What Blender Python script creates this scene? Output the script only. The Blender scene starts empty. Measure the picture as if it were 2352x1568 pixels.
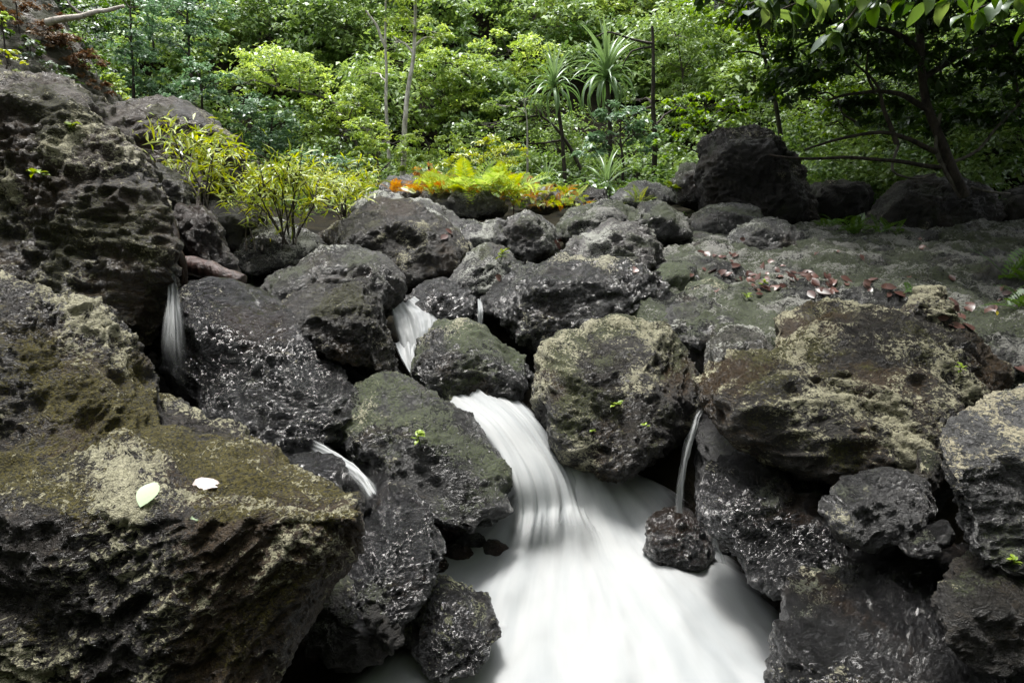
import bpy, bmesh, math, random
import numpy as np
from mathutils import Vector, Matrix
R = math.radians
random.seed(7)
rng = np.random.default_rng(7)
scene = bpy.context.scene
COL = scene.collection

# ---------------------------------------------------------------- camera
LENS = 22.0
PITCH = R(15)
EYE = Vector((0, 0, 1.9))
cam_d = bpy.data.cameras.new('camera')
cam_d.lens = LENS
cam_d.sensor_width = 36
cam_d.clip_start = 0.05
cam_d.clip_end = 500
cam = bpy.data.objects.new('camera', cam_d)
COL.objects.link(cam)
cam.location = EYE
cam.rotation_euler = (R(90) - PITCH, 0, 0)
scene.camera = cam

# ---------------------------------------------------------------- sky, sun, exposure (bright overcast)
SUN_EL, SUN_AZ = R(74), R(-30)          # azimuth measured from +Y towards +X
world = bpy.data.worlds.new('World')
scene.world = world
world.use_nodes = True
wn = world.node_tree
wn.nodes.clear()
sky = wn.nodes.new('ShaderNodeTexSky')
sky.sky_type = 'NISHITA'
sky.sun_disc = False
sky.sun_elevation = SUN_EL
sky.sun_rotation = SUN_AZ
sky.dust_density = 4.0
sky.air_density = 1.0
hs = wn.nodes.new('ShaderNodeHueSaturation')
hs.inputs['Saturation'].default_value = 0.15
bg = wn.nodes.new('ShaderNodeBackground')
bg.inputs['Strength'].default_value = 0.09
wo = wn.nodes.new('ShaderNodeOutputWorld')
wn.links.new(sky.outputs[0], hs.inputs['Color'])
wn.links.new(hs.outputs[0], bg.inputs['Color'])
wn.links.new(bg.outputs[0], wo.inputs['Surface'])
sun_d = bpy.data.lights.new('sun', 'SUN')
sun_d.energy = 1.5
sun_d.angle = R(14)
sun_d.color = (1.0, 0.97, 0.92)
sun = bpy.data.objects.new('sun', sun_d)
COL.objects.link(sun)
sv = Vector((math.sin(SUN_AZ) * math.cos(SUN_EL), math.cos(SUN_AZ) * math.cos(SUN_EL), math.sin(SUN_EL)))
sun.rotation_euler = sv.to_track_quat('Z', 'Y').to_euler()
sun.location = sv * 40
vs = scene.view_settings
vs.view_transform = 'Standard'
vs.look = 'None'
vs.gamma = 1.0
vs.use_curve_mapping = False
vs.exposure = 2.05
cy = scene.cycles
cy.max_bounces = 5
cy.diffuse_bounces = 3
cy.glossy_bounces = 2
cy.transmission_bounces = 4
cy.transparent_max_bounces = 10
cy.use_denoising = True
cy.sample_clamp_indirect = 4.0

# ---------------------------------------------------------------- photo geometry: a pixel of the 2352 px wide view -> a point in the place
FPX = 2352 * LENS / 36
FWD = Vector((0, math.cos(PITCH), -math.sin(PITCH)))
UPV = Vector((0, math.sin(PITCH), math.cos(PITCH)))
def ray(px, py):
    return FWD + Vector((1, 0, 0)) * ((px - 1176) / FPX) + UPV * ((784 - py) / FPX)
def P(px, py, Y):
    d = ray(px, py)
    return EYE + d * (Y / d.y)
def PZ(px, py, z):
    d = ray(px, py)
    return EYE + d * ((z - EYE.z) / d.z)

# ---------------------------------------------------------------- numpy noise
_PERM = rng.permutation(256).astype(np.int32)
_PERM = np.concatenate((_PERM, _PERM))
_G = rng.normal(size=(256, 3))
_G = (_G / np.linalg.norm(_G, axis=1)[:, None]).astype(np.float32)
def perlin(p, seed=0):
    p = np.asarray(p, np.float32) + np.float32((seed % 97) * 7.31)
    i = np.floor(p).astype(np.int32)
    f = p - i
    i &= 255
    j = (i + 1) & 255
    w = f * f * f * (f * (f * 6 - 15) + 10)
    fx, fy, fz = f.T
    wx, wy, wz = w.T
    a0, a1 = _PERM[i[:, 0]], _PERM[j[:, 0]]
    b = [[_PERM[a0 + i[:, 1]], _PERM[a0 + j[:, 1]]], [_PERM[a1 + i[:, 1]], _PERM[a1 + j[:, 1]]]]
    acc = []
    for dx in (0, 1):
        for dy in (0, 1):
            g0 = _G[_PERM[b[dx][dy] + i[:, 2]]]
            g1 = _G[_PERM[b[dx][dy] + j[:, 2]]]
            t = g0[:, 0] * (fx - dx) + g0[:, 1] * (fy - dy)
            d0 = t + g0[:, 2] * fz
            d1 = g1[:, 0] * (fx - dx) + g1[:, 1] * (fy - dy) + g1[:, 2] * (fz - 1)
            acc.append(d0 + wz * (d1 - d0))
    m0 = acc[0] + wy * (acc[1] - acc[0])
    m1 = acc[2] + wy * (acc[3] - acc[2])
    return (m0 + wx * (m1 - m0)) * 1.5
def fbm(p, o=4, seed=0, gain=.5):
    a, s, t = 1.0, 0, 0
    for k in range(o):
        s = s + a * perlin(p, seed + k)
        t += a
        a *= gain
        p = p * 2.03 + 11.7
    return s / t
def billow(p, o=4, seed=0, gain=.5):
    a, s, t = 1.0, 0, 0
    for k in range(o):
        s = s + a * np.abs(perlin(p, seed + k))
        t += a
        a *= gain
        p = p * 2.07 + 5.3
    return s / t
def worley(p, seed=0):
    p = np.asarray(p, np.float32) + np.float32((seed % 89) * 5.77)
    i = np.floor(p).astype(np.int32)
    best = np.full(len(p), 9.0, np.float32)
    for dx in (-1, 0, 1):
        for dy in (-1, 0, 1):
            for dz in (-1, 0, 1):
                c = i + np.array((dx, dy, dz), np.int32)
                h = _PERM[_PERM[_PERM[c[:, 0] & 255] + (c[:, 1] & 255)] + (c[:, 2] & 255)]
                q = c + (_G[h] * .5 + .5) - p
                best = np.minimum(best, q[:, 0] ** 2 + q[:, 1] ** 2 + q[:, 2] ** 2)
    return np.sqrt(best)
def sstep(a, b, x):
    t = np.clip((x - a) / (b - a), 0, 1)
    return t * t * (3 - 2 * t)

# ---------------------------------------------------------------- mesh helpers
def mesh_arrays(name, verts, faces, mat=None, smooth=True, attrs=None, uv=None):
    me = bpy.data.meshes.new(name)
    verts = np.asarray(verts, np.float32)
    faces = np.asarray(faces, np.int32)
    me.vertices.add(len(verts))
    me.vertices.foreach_set('co', verts.ravel())
    k = faces.shape[1]
    me.loops.add(faces.size)
    me.loops.foreach_set('vertex_index', faces.ravel())
    me.polygons.add(len(faces))
    me.polygons.foreach_set('loop_start', np.arange(0, faces.size, k, dtype=np.int32))
    me.update(calc_edges=True)
    me.polygons.foreach_set('use_smooth', np.full(len(faces), smooth))
    for an, av in (attrs or {}).items():
        a = me.attributes.new(an, 'FLOAT', 'POINT')
        a.data.foreach_set('value', np.asarray(av, np.float32))
    if uv is not None:
        l = me.uv_layers.new(name='flow')
        l.data.foreach_set('uv', np.asarray(uv, np.float32)[faces.ravel()].ravel())
    if mat:
        me.materials.append(mat)
    return me
def link(name, me, parent=None, label=None, cat=None, group=None, kind=None, loc=None):
    o = bpy.data.objects.new(name, me)
    COL.objects.link(o)
    if loc is not None:
        o.location = loc
    if parent:
        o.parent = parent
    for k, v in (('label', label), ('category', cat), ('group', group), ('kind', kind)):
        if v:
            o[k] = v
    return o
def thing(name, label, cat, loc=(0, 0, 0), group=None):
    return link(name, None, None, label, cat, group, None, loc)
def recentre(me, loc):
    n = len(me.vertices)
    co = np.empty(n * 3, np.float32)
    me.vertices.foreach_get('co', co)
    co = co.reshape(-1, 3) - np.array(loc, np.float32)
    me.vertices.foreach_set('co', co.ravel())
    me.update()
def catmull(pts, n):
    pts = [np.array(p, float) for p in pts]
    if len(pts) == 2:
        return np.array([pts[0] + (pts[1] - pts[0]) * t for t in np.linspace(0, 1, n)])
    e = [2 * pts[0] - pts[1]] + pts + [2 * pts[-1] - pts[-2]]
    out = []
    m = len(pts) - 1
    for t in np.linspace(0, m, n):
        k = min(int(t), m - 1)
        f = t - k
        a, b, c, d = e[k], e[k + 1], e[k + 2], e[k + 3]
        out.append(.5 * (2 * b + (c - a) * f + (2 * a - 5 * b + 4 * c - d) * f * f + (3 * b - a - 3 * c + d) * f ** 3))
    return np.array(out)
def tube(path, r0, r1, n=12, sides=7, wob=0.0, seed=0):
    """verts, faces of a tapered, slightly knobbly limb along a path"""
    c = catmull([tuple(p) for p in path], n)
    if wob:
        L = np.linalg.norm(c[-1] - c[0]) + 1e-6
        q = c / L * 5 + seed * 3.1
        off = np.stack((perlin(q, 1), perlin(q, 2), perlin(q, 3)), 1)
        off[0] = 0
        c = c + off * wob * L
    t = np.gradient(c, axis=0)
    t /= np.linalg.norm(t, axis=1)[:, None] + 1e-9
    ref = np.array((0.3, 0.2, 1.0)) if abs(t[:, 2]).mean() < .8 else np.array((1.0, .2, .1))
    a = np.cross(t, ref); a /= np.linalg.norm(a, axis=1)[:, None] + 1e-9
    b = np.cross(t, a)
    rr = r0 + (r1 - r0) * np.linspace(0, 1, n) ** .8
    ang = np.linspace(0, 2 * np.pi, sides, endpoint=False)
    v = c[:, None] + (a[:, None] * np.cos(ang)[None, :, None] + b[:, None] * np.sin(ang)[None, :, None]) * rr[:, None, None]
    v = v * 1.0
    f = []
    for i in range(n - 1):
        for j in range(sides):
            k = (j + 1) % sides
            f.append((i * sides + j, i * sides + k, (i + 1) * sides + k, (i + 1) * sides + j))
    return v.reshape(-1, 3), np.array(f), c
def join(parts):
    vs_, fs_, n = [], [], 0
    for v, f in parts:
        vs_.append(v); fs_.append(f + n); n += len(v)
    return np.concatenate(vs_), np.concatenate(fs_)

# ---------------------------------------------------------------- materials
MATS = {}
class NT:
    def __init__(s, name):
        s.m = bpy.data.materials.new(name)
        s.m.use_nodes = True
        s.t = s.m.node_tree
        s.t.nodes.clear()
        s.out = s.t.nodes.new('ShaderNodeOutputMaterial')
    def n(s, typ, **kw):
        nd = s.t.nodes.new('ShaderNode' + typ)
        for k, v in kw.items():
            setattr(nd, k, v)
        return nd
    def set(s, sock, v):
        if isinstance(v, bpy.types.NodeSocket):
            s.t.links.new(v, sock)
        elif isinstance(v, (tuple, list)) and sock.type == 'RGBA' and len(v) == 3:
            sock.default_value = (*v, 1)
        else:
            sock.default_value = v
    def noise(s, vec, scale, detail=4, rough=.55, dist=0.0):
        nd = s.n('TexNoise')
        s.set(nd.inputs['Vector'], vec)
        for k, v in (('Scale', scale), ('Detail', detail), ('Roughness', rough), ('Distortion', dist)):
            s.set(nd.inputs[k], v)
        return nd.outputs['Fac']
    def math(s, op, a, b=0.0, c=None, clamp=False):
        nd = s.n('Math', operation=op, use_clamp=clamp)
        s.set(nd.inputs[0], a); s.set(nd.inputs[1], b)
        if c is not None:
            s.set(nd.inputs[2], c)
        return nd.outputs[0]
    def ramp(s, x, lo, hi, a=0.0, b=1.0):
        nd = s.n('MapRange', interpolation_type='SMOOTHSTEP')
        s.set(nd.inputs['Value'], x)
        s.set(nd.inputs['From Min'], lo); s.set(nd.inputs['From Max'], hi)
        s.set(nd.inputs['To Min'], a); s.set(nd.inputs['To Max'], b)
        return nd.outputs['Result']
    def mix(s, fac, a, b):
        nd = s.n('Mix', data_type='RGBA')
        s.set(nd.inputs['Factor'], fac)
        s.set(nd.inputs['A'] if False else nd.inputs[6], a)
        s.set(nd.inputs[7], b)
        return nd.outputs[2]
    def bump(s, h, strength, dist, nrm=None):
        nd = s.n('Bump')
        s.set(nd.inputs['Height'], h)
        nd.inputs['Strength'].default_value = strength
        nd.inputs['Distance'].default_value = dist
        if nrm:
            s.set(nd.inputs['Normal'], nrm)
        return nd.outputs[0]
    def attr(s, name):
        nd = s.n('Attribute', attribute_name=name)
        return nd.outputs['Fac']
    def surf(s, sh):
        s.t.links.new(sh, s.out.inputs['Surface'])
    def mixsh(s, f, a, b):
        nd = s.n('MixShader')
        s.set(nd.inputs[0], f)
        s.t.links.new(a, nd.inputs[1]); s.t.links.new(b, nd.inputs[2])
        return nd.outputs[0]

def rock_mat(name, dark=(.014, .013, .013), grey=(.075, .072, .070), brown=(.055, .040, .026), brown_amt=.35,
             lichen=.3, lich_col=(.42, .40, .27), moss=.2, moss_col=(.040, .052, .010), rough=(.22, .6), sheen=.5, seed=0.0, bump=1.0):
    """stone with brown crust, soft moss and crusty lichen; the broad fields 'moss', 'lich', 'brown', 'wet' come with the mesh"""
    if name in MATS:
        return MATS[name]
    k = NT(name)
    geo = k.n('NewGeometry')
    mp = k.n('Mapping')
    k.set(mp.inputs['Vector'], geo.outputs['Position'])
    mp.inputs['Location'].default_value = (seed * 3.7, seed * 1.3, seed * 2.1)
    mp.inputs['Rotation'].default_value = (.35, .25, seed)
    mp.inputs['Scale'].default_value = (1, 1, 1.5)
    v = mp.outputs[0]
    n_mid = k.noise(v, 20.0, 5, .74, .7)
    n_fin = k.noise(v, 100.0, 3, .75, .3)
    tone = k.math('ADD', k.math('MULTIPLY', n_mid, .55), k.math('MULTIPLY', n_fin, .45))
    col = k.mix(k.ramp(tone, .38, .64), dark, grey)
    fm = k.math('SUBTRACT', n_mid, .5)
    ff = k.math('SUBTRACT', n_fin, .5)
    jit = k.math('ADD', k.math('MULTIPLY', fm, 1.3), k.math('MULTIPLY', ff, .9))
    bm = k.ramp(k.math('ADD', k.attr('brown'), jit), .30 - brown_amt * .7, .62 - brown_amt * .7)
    col = k.mix(k.math('MULTIPLY', bm, .85), col, k.mix(k.ramp(n_fin, .35, .65), tuple(c * .4 for c in brown), brown))
    rgm = None
    if moss > 0:
        mossm = k.ramp(k.math('ADD', k.attr('moss'), jit), .52 - moss * .8, .80 - moss * .8)
        col = k.mix(k.math('MULTIPLY', mossm, .9), col, k.mix(k.ramp(n_fin, .38, .62), (moss_col[0] * .2, moss_col[1] * .22, moss_col[2] * .5), moss_col))
        rgm = k.math('MULTIPLY', mossm, .8)
    if lichen > 0:
        n_l = k.noise(v, 34.0, 4, .7, 1.4)
        lv = k.math('ADD', k.math('ADD', k.math('MULTIPLY', n_mid, .35), k.math('MULTIPLY', n_l, .8)), k.math('MULTIPLY', k.attr('lich'), .27))
        t = .855 - lichen * .34
        lichm = k.ramp(lv, t, t + .045)
        lc = k.mix(k.ramp(n_fin, .3, .6), tuple(c * .45 for c in lich_col), lich_col)
        col = k.mix(k.math('MULTIPLY', lichm, .9), col, lc)
        lr = k.math('MULTIPLY', lichm, .65)
        rgm = k.math('MAXIMUM', rgm, lr) if rgm else lr
    rg = k.ramp(k.math('ADD', k.attr('wet'), k.math('MULTIPLY', fm, .8)), -.25, .35, rough[0], rough[1])
    if rgm:
        rg = k.math('MAXIMUM', rg, rgm)
    hgt = k.math('ADD', n_mid, k.math('MULTIPLY', n_fin, .55))
    b = k.n('BsdfPrincipled')
    k.set(b.inputs['Base Color'], col)
    k.set(b.inputs['Roughness'], rg)
    b.inputs['Specular IOR Level'].default_value = sheen
    k.set(b.inputs['Normal'], k.bump(hgt, 1.0, .045 * bump))
    k.surf(b.outputs[0])
    MATS[name] = k.m
    return k.m

def leaf_mat(name, col, col2, trans=.45, gloss=.25, rough=.35):
    if name in MATS:
        return MATS[name]
    k = NT(name)
    t = k.attr('tint')
    c = k.mix(t, col, col2)
    d = k.n('BsdfDiffuse'); k.set(d.inputs['Color'], c)
    tr = k.n('BsdfTranslucent')
    hsv = k.n('HueSaturation'); k.set(hsv.inputs['Color'], c)
    hsv.inputs['Hue'].default_value = .485; hsv.inputs['Saturation'].default_value = 1.15; hsv.inputs['Value'].default_value = 1.25
    k.set(tr.inputs['Color'], hsv.outputs[0])
    g = k.n('BsdfGlossy'); g.inputs['Roughness'].default_value = rough
    k.set(g.inputs['Color'], (.8, .85, .85))
    lw = k.n('LayerWeight'); lw.inputs['Blend'].default_value = .5
    s = k.mixsh(trans, d.outputs[0], tr.outputs[0])
    s = k.mixsh(k.math('ADD', k.math('MULTIPLY', k.math('POWER', lw.outputs['Facing'], 4.0), gloss), .05 * gloss / .3), s, g.outputs[0])
    k.surf(s)
    MATS[name] = k.m
    return k.m
def bark_mat(name, a, b, scale=14, rough=.8):
    if name in MATS:
        return MATS[name]
    k = NT(name)
    geo = k.n('NewGeometry')
    mp = k.n('Mapping'); k.set(mp.inputs['Vector'], geo.outputs['Position']); mp.inputs['Scale'].default_value = (1, 1, .35)
    n = k.noise(mp.outputs[0], scale, 7, .65, .4)
    p = k.n('BsdfPrincipled')
    k.set(p.inputs['Base Color'], k.mix(k.ramp(n, .35, .65), a, b))
    p.inputs['Roughness'].default_value = rough
    k.set(p.inputs['Normal'], k.bump(n, .8, .03))
    k.surf(p.outputs[0])
    MATS[name] = k.m
    return k.m
def soil_mat(name, a, b, scale=3.0):
    if name in MATS:
        return MATS[name]
    k = NT(name)
    geo = k.n('NewGeometry')
    n = k.noise(geo.outputs['Position'], scale, 9, .68, .3)
    p = k.n('BsdfPrincipled')
    k.set(p.inputs['Base Color'], k.mix(k.ramp(n, .35, .65), a, b))
    p.inputs['Roughness'].default_value = .95
    p.inputs['Specular IOR Level'].default_value = .1
    k.set(p.inputs['Normal'], k.bump(n, .9, .05))
    k.surf(p.outputs[0])
    MATS[name] = k.m
    return k.m
def water_mat(name, ku, kv, clear=.55, tint=(.40, .34, .26), thr=(.25, .75), veil=False, detail=5, amp=.9, mist=0.0):
    """dark see-through water where 'foam' is low, white aerated water where it is high; streaks run along the flow"""
    if name in MATS:
        return MATS[name]
    k = NT(name)
    uvn = k.n('UVMap', uv_map='flow')
    mp = k.n('Mapping'); k.set(mp.inputs['Vector'], uvn.outputs[0]); mp.inputs['Scale'].default_value = (ku, kv, 1)
    n1 = k.noise(mp.outputs[0], 1.0, detail, .6, .25)
    mp2 = k.n('Mapping'); k.set(mp2.inputs['Vector'], uvn.outputs[0]); mp2.inputs['Scale'].default_value = (ku * .28, kv * .8, 1); mp2.inputs['Location'].default_value = (3, 7, 0)
    n2 = k.noise(mp2.outputs[0], 1.0, 3, .5, .4)
    st = k.math('ADD', k.math('MULTIPLY', n1, .55), k.math('MULTIPLY', n2, .45))
    f = k.math('ADD', k.attr('foam'), k.math('MULTIPLY', k.math('SUBTRACT', st, .5), amp))
    m = k.ramp(f, thr[0], thr[1])
    wh = k.n('BsdfPrincipled')
    k.set(wh.inputs['Base Color'], k.mix(k.ramp(st, .35, .65), (.35, .37, .38), (.45, .46, .46)))
    wh.inputs['Roughness'].default_value = .55
    wh.inputs['Specular IOR Level'].default_value = .2
    tl = k.n('BsdfTranslucent'); k.set(tl.inputs['Color'], (.42, .44, .44))
    white = k.mixsh(.3, wh.outputs[0], tl.outputs[0])
    tp = k.n('BsdfTransparent'); k.set(tp.inputs['Color'], tint if not veil else (1, 1, 1))
    if veil:
        k.surf(k.mixsh(m, tp.outputs[0], white))
    else:
        gl = k.n('BsdfGlossy'); gl.inputs['Roughness'].default_value = .10
        k.set(gl.inputs['Normal'], k.bump(st, .5, .02))
        dk = k.n('BsdfDiffuse'); k.set(dk.inputs['Color'], (.018, .015, .011))
        body = k.mixsh(clear, dk.outputs[0], tp.outputs[0])
        fr = k.n('Fresnel'); fr.inputs['IOR'].default_value = 1.33
        body = k.mixsh(fr.outputs[0], body, gl.outputs[0])
        k.surf(k.mixsh(m, body, white))
    MATS[name] = k.m
    return k.m

# ---------------------------------------------------------------- rocks
M_WET = dict(dark=(.004, .004, .0045), grey=(.022, .0215, .022), brown=(.035, .022, .014), brown_amt=.15, lichen=.10, moss=.05, rough=(.06, .24), sheen=1.0, bump=1.2)
M_LICHEN = dict(dark=(.007, .006, .005), grey=(.045, .040, .034), brown=(.060, .036, .014), brown_amt=.62, lichen=.62, moss=.36, moss_col=(.070, .068, .010), rough=(.26, .6), sheen=.4)
M_BROWN = dict(dark=(.006, .005, .004), grey=(.030, .026, .021), brown=(.052, .032, .013), brown_amt=.7, lichen=.30, moss=.34, moss_col=(.050, .050, .010), rough=(.28, .6), sheen=.5)
M_MOSSY = dict(dark=(.006, .006, .006), grey=(.032, .032, .031), brown_amt=.25, lichen=.22, moss=.85, moss_col=(.050, .078, .006), rough=(.14, .42), sheen=.9)
M_GREY = dict(dark=(.008, .008, .0085), grey=(.090, .089, .084), brown_amt=.22, lichen=.60, lich_col=(.42, .43, .38), moss=.34, moss_col=(.045, .060, .010), rough=(.16, .48), sheen=.8)
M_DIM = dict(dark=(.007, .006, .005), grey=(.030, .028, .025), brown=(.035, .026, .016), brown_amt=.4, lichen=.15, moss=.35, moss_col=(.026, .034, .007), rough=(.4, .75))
M_SHELF = dict(dark=(.004, .004, .004), grey=(.042, .042, .041), brown_amt=.25, lichen=.52, lich_col=(.28, .28, .25), moss=.74, moss_col=(.042, .062, .006), rough=(.16, .45), sheen=.8)

def outline_hull(pts, Y, depth, lean=.25, front=.62, back=.7, fdown=.0, grow=1.05):
    mx = sum(p[0] for p in pts) / len(pts)
    my = sum(p[1] for p in pts) / len(pts)
    pts = [(mx + (x - mx) * grow, my + (y - my) * grow) for x, y in pts]
    w = [P(x, y, Y) for x, y in pts]
    c = sum(w, Vector()) / len(w)
    w = [P(x, y, Y + lean * (q.z - c.z)) for (x, y), q in zip(pts, w)]
    c = sum(w, Vector()) / len(w)
    out = list(w)
    away = Vector((c.x, c.y, 0)).normalized()               # a boulder's depth runs away from where the outline was seen
    for q in w:
        out.append(c + (q - c) * front - away * (depth * .8) + Vector((0, 0, -fdown)))
        out.append(c + (q - c) * back + away * depth + Vector((0, 0, -.1 * depth)))
    return out
ROCKS = []
def build_rock_mesh(name, hulls, vox, smooth_r):
    bm = bmesh.new()
    for pts in hulls:
        b2 = bmesh.new()
        for p in pts:
            b2.verts.new(p)
        bmesh.ops.convex_hull(b2, input=b2.verts[:])
        loose = [v for v in b2.verts if not v.link_faces]
        bmesh.ops.delete(b2, geom=loose, context='VERTS')
        t = bpy.data.meshes.new('t')
        b2.to_mesh(t); b2.free()
        bm.from_mesh(t)
        bpy.data.meshes.remove(t)
    me = bpy.data.meshes.new('t')
    bm.to_mesh(me); bm.free()
    o = bpy.data.objects.new('t', me)
    COL.objects.link(o)
    m = o.modifiers.new('r', 'REMESH'); m.mode = 'VOXEL'; m.voxel_size = vox
    it = int(min(80, max(2, (smooth_r / vox) ** 2 * 1.2)))
    m = o.modifiers.new('s', 'SMOOTH'); m.factor = .5; m.iterations = it
    dg = bpy.context.evaluated_depsgraph_get()
    res = bpy.data.meshes.new_from_object(o.evaluated_get(dg))
    bpy.data.objects.remove(o)
    bpy.data.meshes.remove(me)
    res.name = name
    return res
def rock(name, label, hulls, style, seed, amp=1.0, vox_px=2.85, smooth=.10, pits=.5, strata=.8, dip=(.25, .15), cat='boulder', kind=None, over=None, group=None, dmin=None, lumps=.85, fine=1.5):
    allp = np.array([tuple(p) for h in hulls for p in h])
    lo, hi = allp.min(0), allp.max(0)
    size = float(np.sort(hi - lo)[1])                       # middle extent
    Y = max(.8, dmin or float(np.percentile(allp[:, 1], 30)))
    vox = vox_px * Y / 626
    me = build_rock_mesh(name, hulls, vox, smooth * size)
    n = len(me.vertices)
    co = np.empty(n * 3, np.float32); me.vertices.foreach_get('co', co); co = co.reshape(-1, 3).astype(float)
    no = np.empty(n * 3, np.float32); me.vertex_normals.foreach_get('vector', no); no = no.reshape(-1, 3).astype(float)
    s = min(size, 1.3)
    q = co + 0.13 * s * np.stack((perlin(co / (.42 * s), seed), perlin(co / (.42 * s), seed + 1), perlin(co / (.42 * s), seed + 2)), 1)
    big = fbm(q / (.55 * s), 2, seed + 3) * .15 * s
    lump = (billow(q / (.33 * s), 3, seed + 5, .5) - .25) * .13 * s * lumps
    # bedding: long ridges along a dipping plane
    ax = np.array((dip[0], dip[1], 1.0)); ax /= np.linalg.norm(ax)
    sq = q * .5 + np.outer(q @ ax, ax) * 2.6
    st = (billow(sq / (.26 * s), 3, seed + 9, .6) - .25) * .09 * s * strata
    L = min(.15, .22 * s)
    w = worley(q / L, seed + 13)
    patch = perlin(q / .42, seed + 31)
    pit = -sstep(.55, .15, w) * L * .34 * pits * sstep(-.25, .25, patch)
    q2 = q + .025 * np.stack((perlin(q / .09, seed + 81), perlin(q / .09, seed + 82), perlin(q / .09, seed + 83)), 1)
    fin = (.27 - billow(q2 / np.array((.12, .12, .085)), 4, seed + 21, .7)) * .085 * min(1.0, s / .5) * fine
    fin *= .45 + .55 * sstep(-.35, .3, -patch)
    dsp = amp * (big + lump + st + pit + fin)
    hloc = (lump + st + pit + fin)
    hn = np.clip((hloc - hloc.mean()) / (hloc.std() + 1e-6), -2, 2)
    up = no[:, 2]
    F = {'moss': fbm(q / .38, 3, seed + 41) * 1.1 + .34 * (up - .45), 'lich': perlin(q / .42, seed + 51) * .9 + perlin(q / .13, seed + 53) * .5 + .12 * hn + .14 * up,
         'brown': fbm(q / .6, 3, seed + 61) * 1.2, 'wet': fbm(q / .5, 2, seed + 71)}
    co = co + no * dsp[:, None]
    base = Vector(((lo[0] + hi[0]) / 2, (lo[1] + hi[1]) / 2, lo[2]))
    co -= np.array(base)
    me.vertices.foreach_set('co', co.astype(np.float32).ravel())
    for an, av in F.items():
        a = me.attributes.new(an, 'FLOAT', 'POINT'); a.data.foreach_set('value', np.asarray(av, np.float32))
    me.polygons.foreach_set('use_smooth', np.ones(len(me.polygons), bool))
    me.update()
    st_ = dict(style)
    st_.update(over or {})
    me.materials.clear()
    me.materials.append(rock_mat('rock %d' % seed, seed=(seed * .618) % 5, **st_))
    o = link(name, me, None, label, cat, group, kind, base)
    ROCKS.append(o)
    return o
def OH(*a, **k):
    return [outline_hull(*a, **k)]
def V3(l):
    return [P(*p) for p in l]

# great slab in the left foreground: a sloping top, a sheer front and an undercut right flank
slab_low = V3([(-220, 1170, 1.45), (0, 1180, 1.42), (300, 1172, 1.45), (480, 1190, 1.45), (770, 1185, 1.56), (845, 1175, 1.66), (838, 1140, 1.85), (660, 1125, 1.98), (530, 1058, 2.2), (430, 972, 2.45), (390, 905, 2.6),
               (-220, 1660, 1.22), (300, 1660, 1.30), (560, 1610, 1.38), (700, 1440, 1.55), (800, 1290, 1.66), (850, 1235, 1.72), (-220, 900, 2.2), (700, 1300, 2.3), (560, 1400, 2.3), (-220, 1300, 2.4)])
slab_up = V3([(-220, 590, 2.25), (0, 632, 2.35), (130, 680, 2.38), (235, 735, 2.42), (310, 790, 2.42), (345, 835, 2.40), (385, 905, 2.32), (398, 950, 2.24), (330, 1000, 2.02), (180, 1000, 1.92), (0, 1020, 1.86), (-220, 1020, 1.84),
              (-220, 1100, 2.1), (300, 1050, 2.2), (-220, 640, 3.0), (300, 900, 3.0), (100, 700, 3.1)])
rock('boulder', 'huge pale-lichened rock slab filling the lower left corner, three fallen leaves on its top', [slab_low, slab_up], M_LICHEN, 3, amp=.75, vox_px=3.6, smooth=.035, pits=.9, strata=.45, lumps=.6, fine=1.9, dmin=1.45,
     over=dict(lichen=.54, moss=.60, brown_amt=.5, moss_col=(.095, .080, .010), grey=(.060, .054, .050)))
# tall boulder above it
rock('boulder', 'towering dark brown boulder at the left edge, rising above the lichened slab',
     [outline_hull([(-300, 160), (0, 183), (120, 180), (190, 215), (250, 272), (310, 340), (335, 430), (385, 490), (402, 560), (400, 640), (372, 715), (330, 790), (180, 860), (-300, 880)], 3.9, 1.0, lean=.55, front=.7, back=.8)], M_BROWN, 11, amp=.9, vox_px=3.0, pits=.6, strata=.9, fine=1.9,
     over=dict(lichen=.46, moss=.52, brown_amt=.85))
rock('boulder', 'broad flat-topped dark rock jutting right behind the towering left boulder', OH([(215, 252), (330, 226), (420, 236), (480, 262), (530, 300), (562, 350), (565, 400), (540, 470), (440, 500), (330, 420), (260, 340)], 6.4, .9, lean=.5), M_BROWN, 17, amp=.8, strata=1.2, over=dict(moss=.35, lichen=.2))
rock('boulder', 'small smooth grey-brown boulder wedged beside the towering left boulder', OH([(318, 380), (360, 372), (410, 405), (444, 445), (448, 500), (400, 540), (350, 520), (325, 450)], 4.7, .45), M_BROWN, 23, amp=.8, over=dict(brown_amt=.2, grey=(.07, .066, .06), lichen=.1))
# wet face below the stump with the veil of water
rock('boulder', 'sloping black wet rock face beside the thin water veil', OH([(352, 800), (380, 700), (430, 625), (520, 640), (640, 690), (680, 790), (790, 850), (830, 900), (800, 1000), (730, 1090), (600, 1120), (480, 1030), (400, 950)], 3.35, .55, lean=.7), M_WET, 29, amp=.85, lumps=.7, fine=1.2, pits=.4, strata=1.0)
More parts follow.
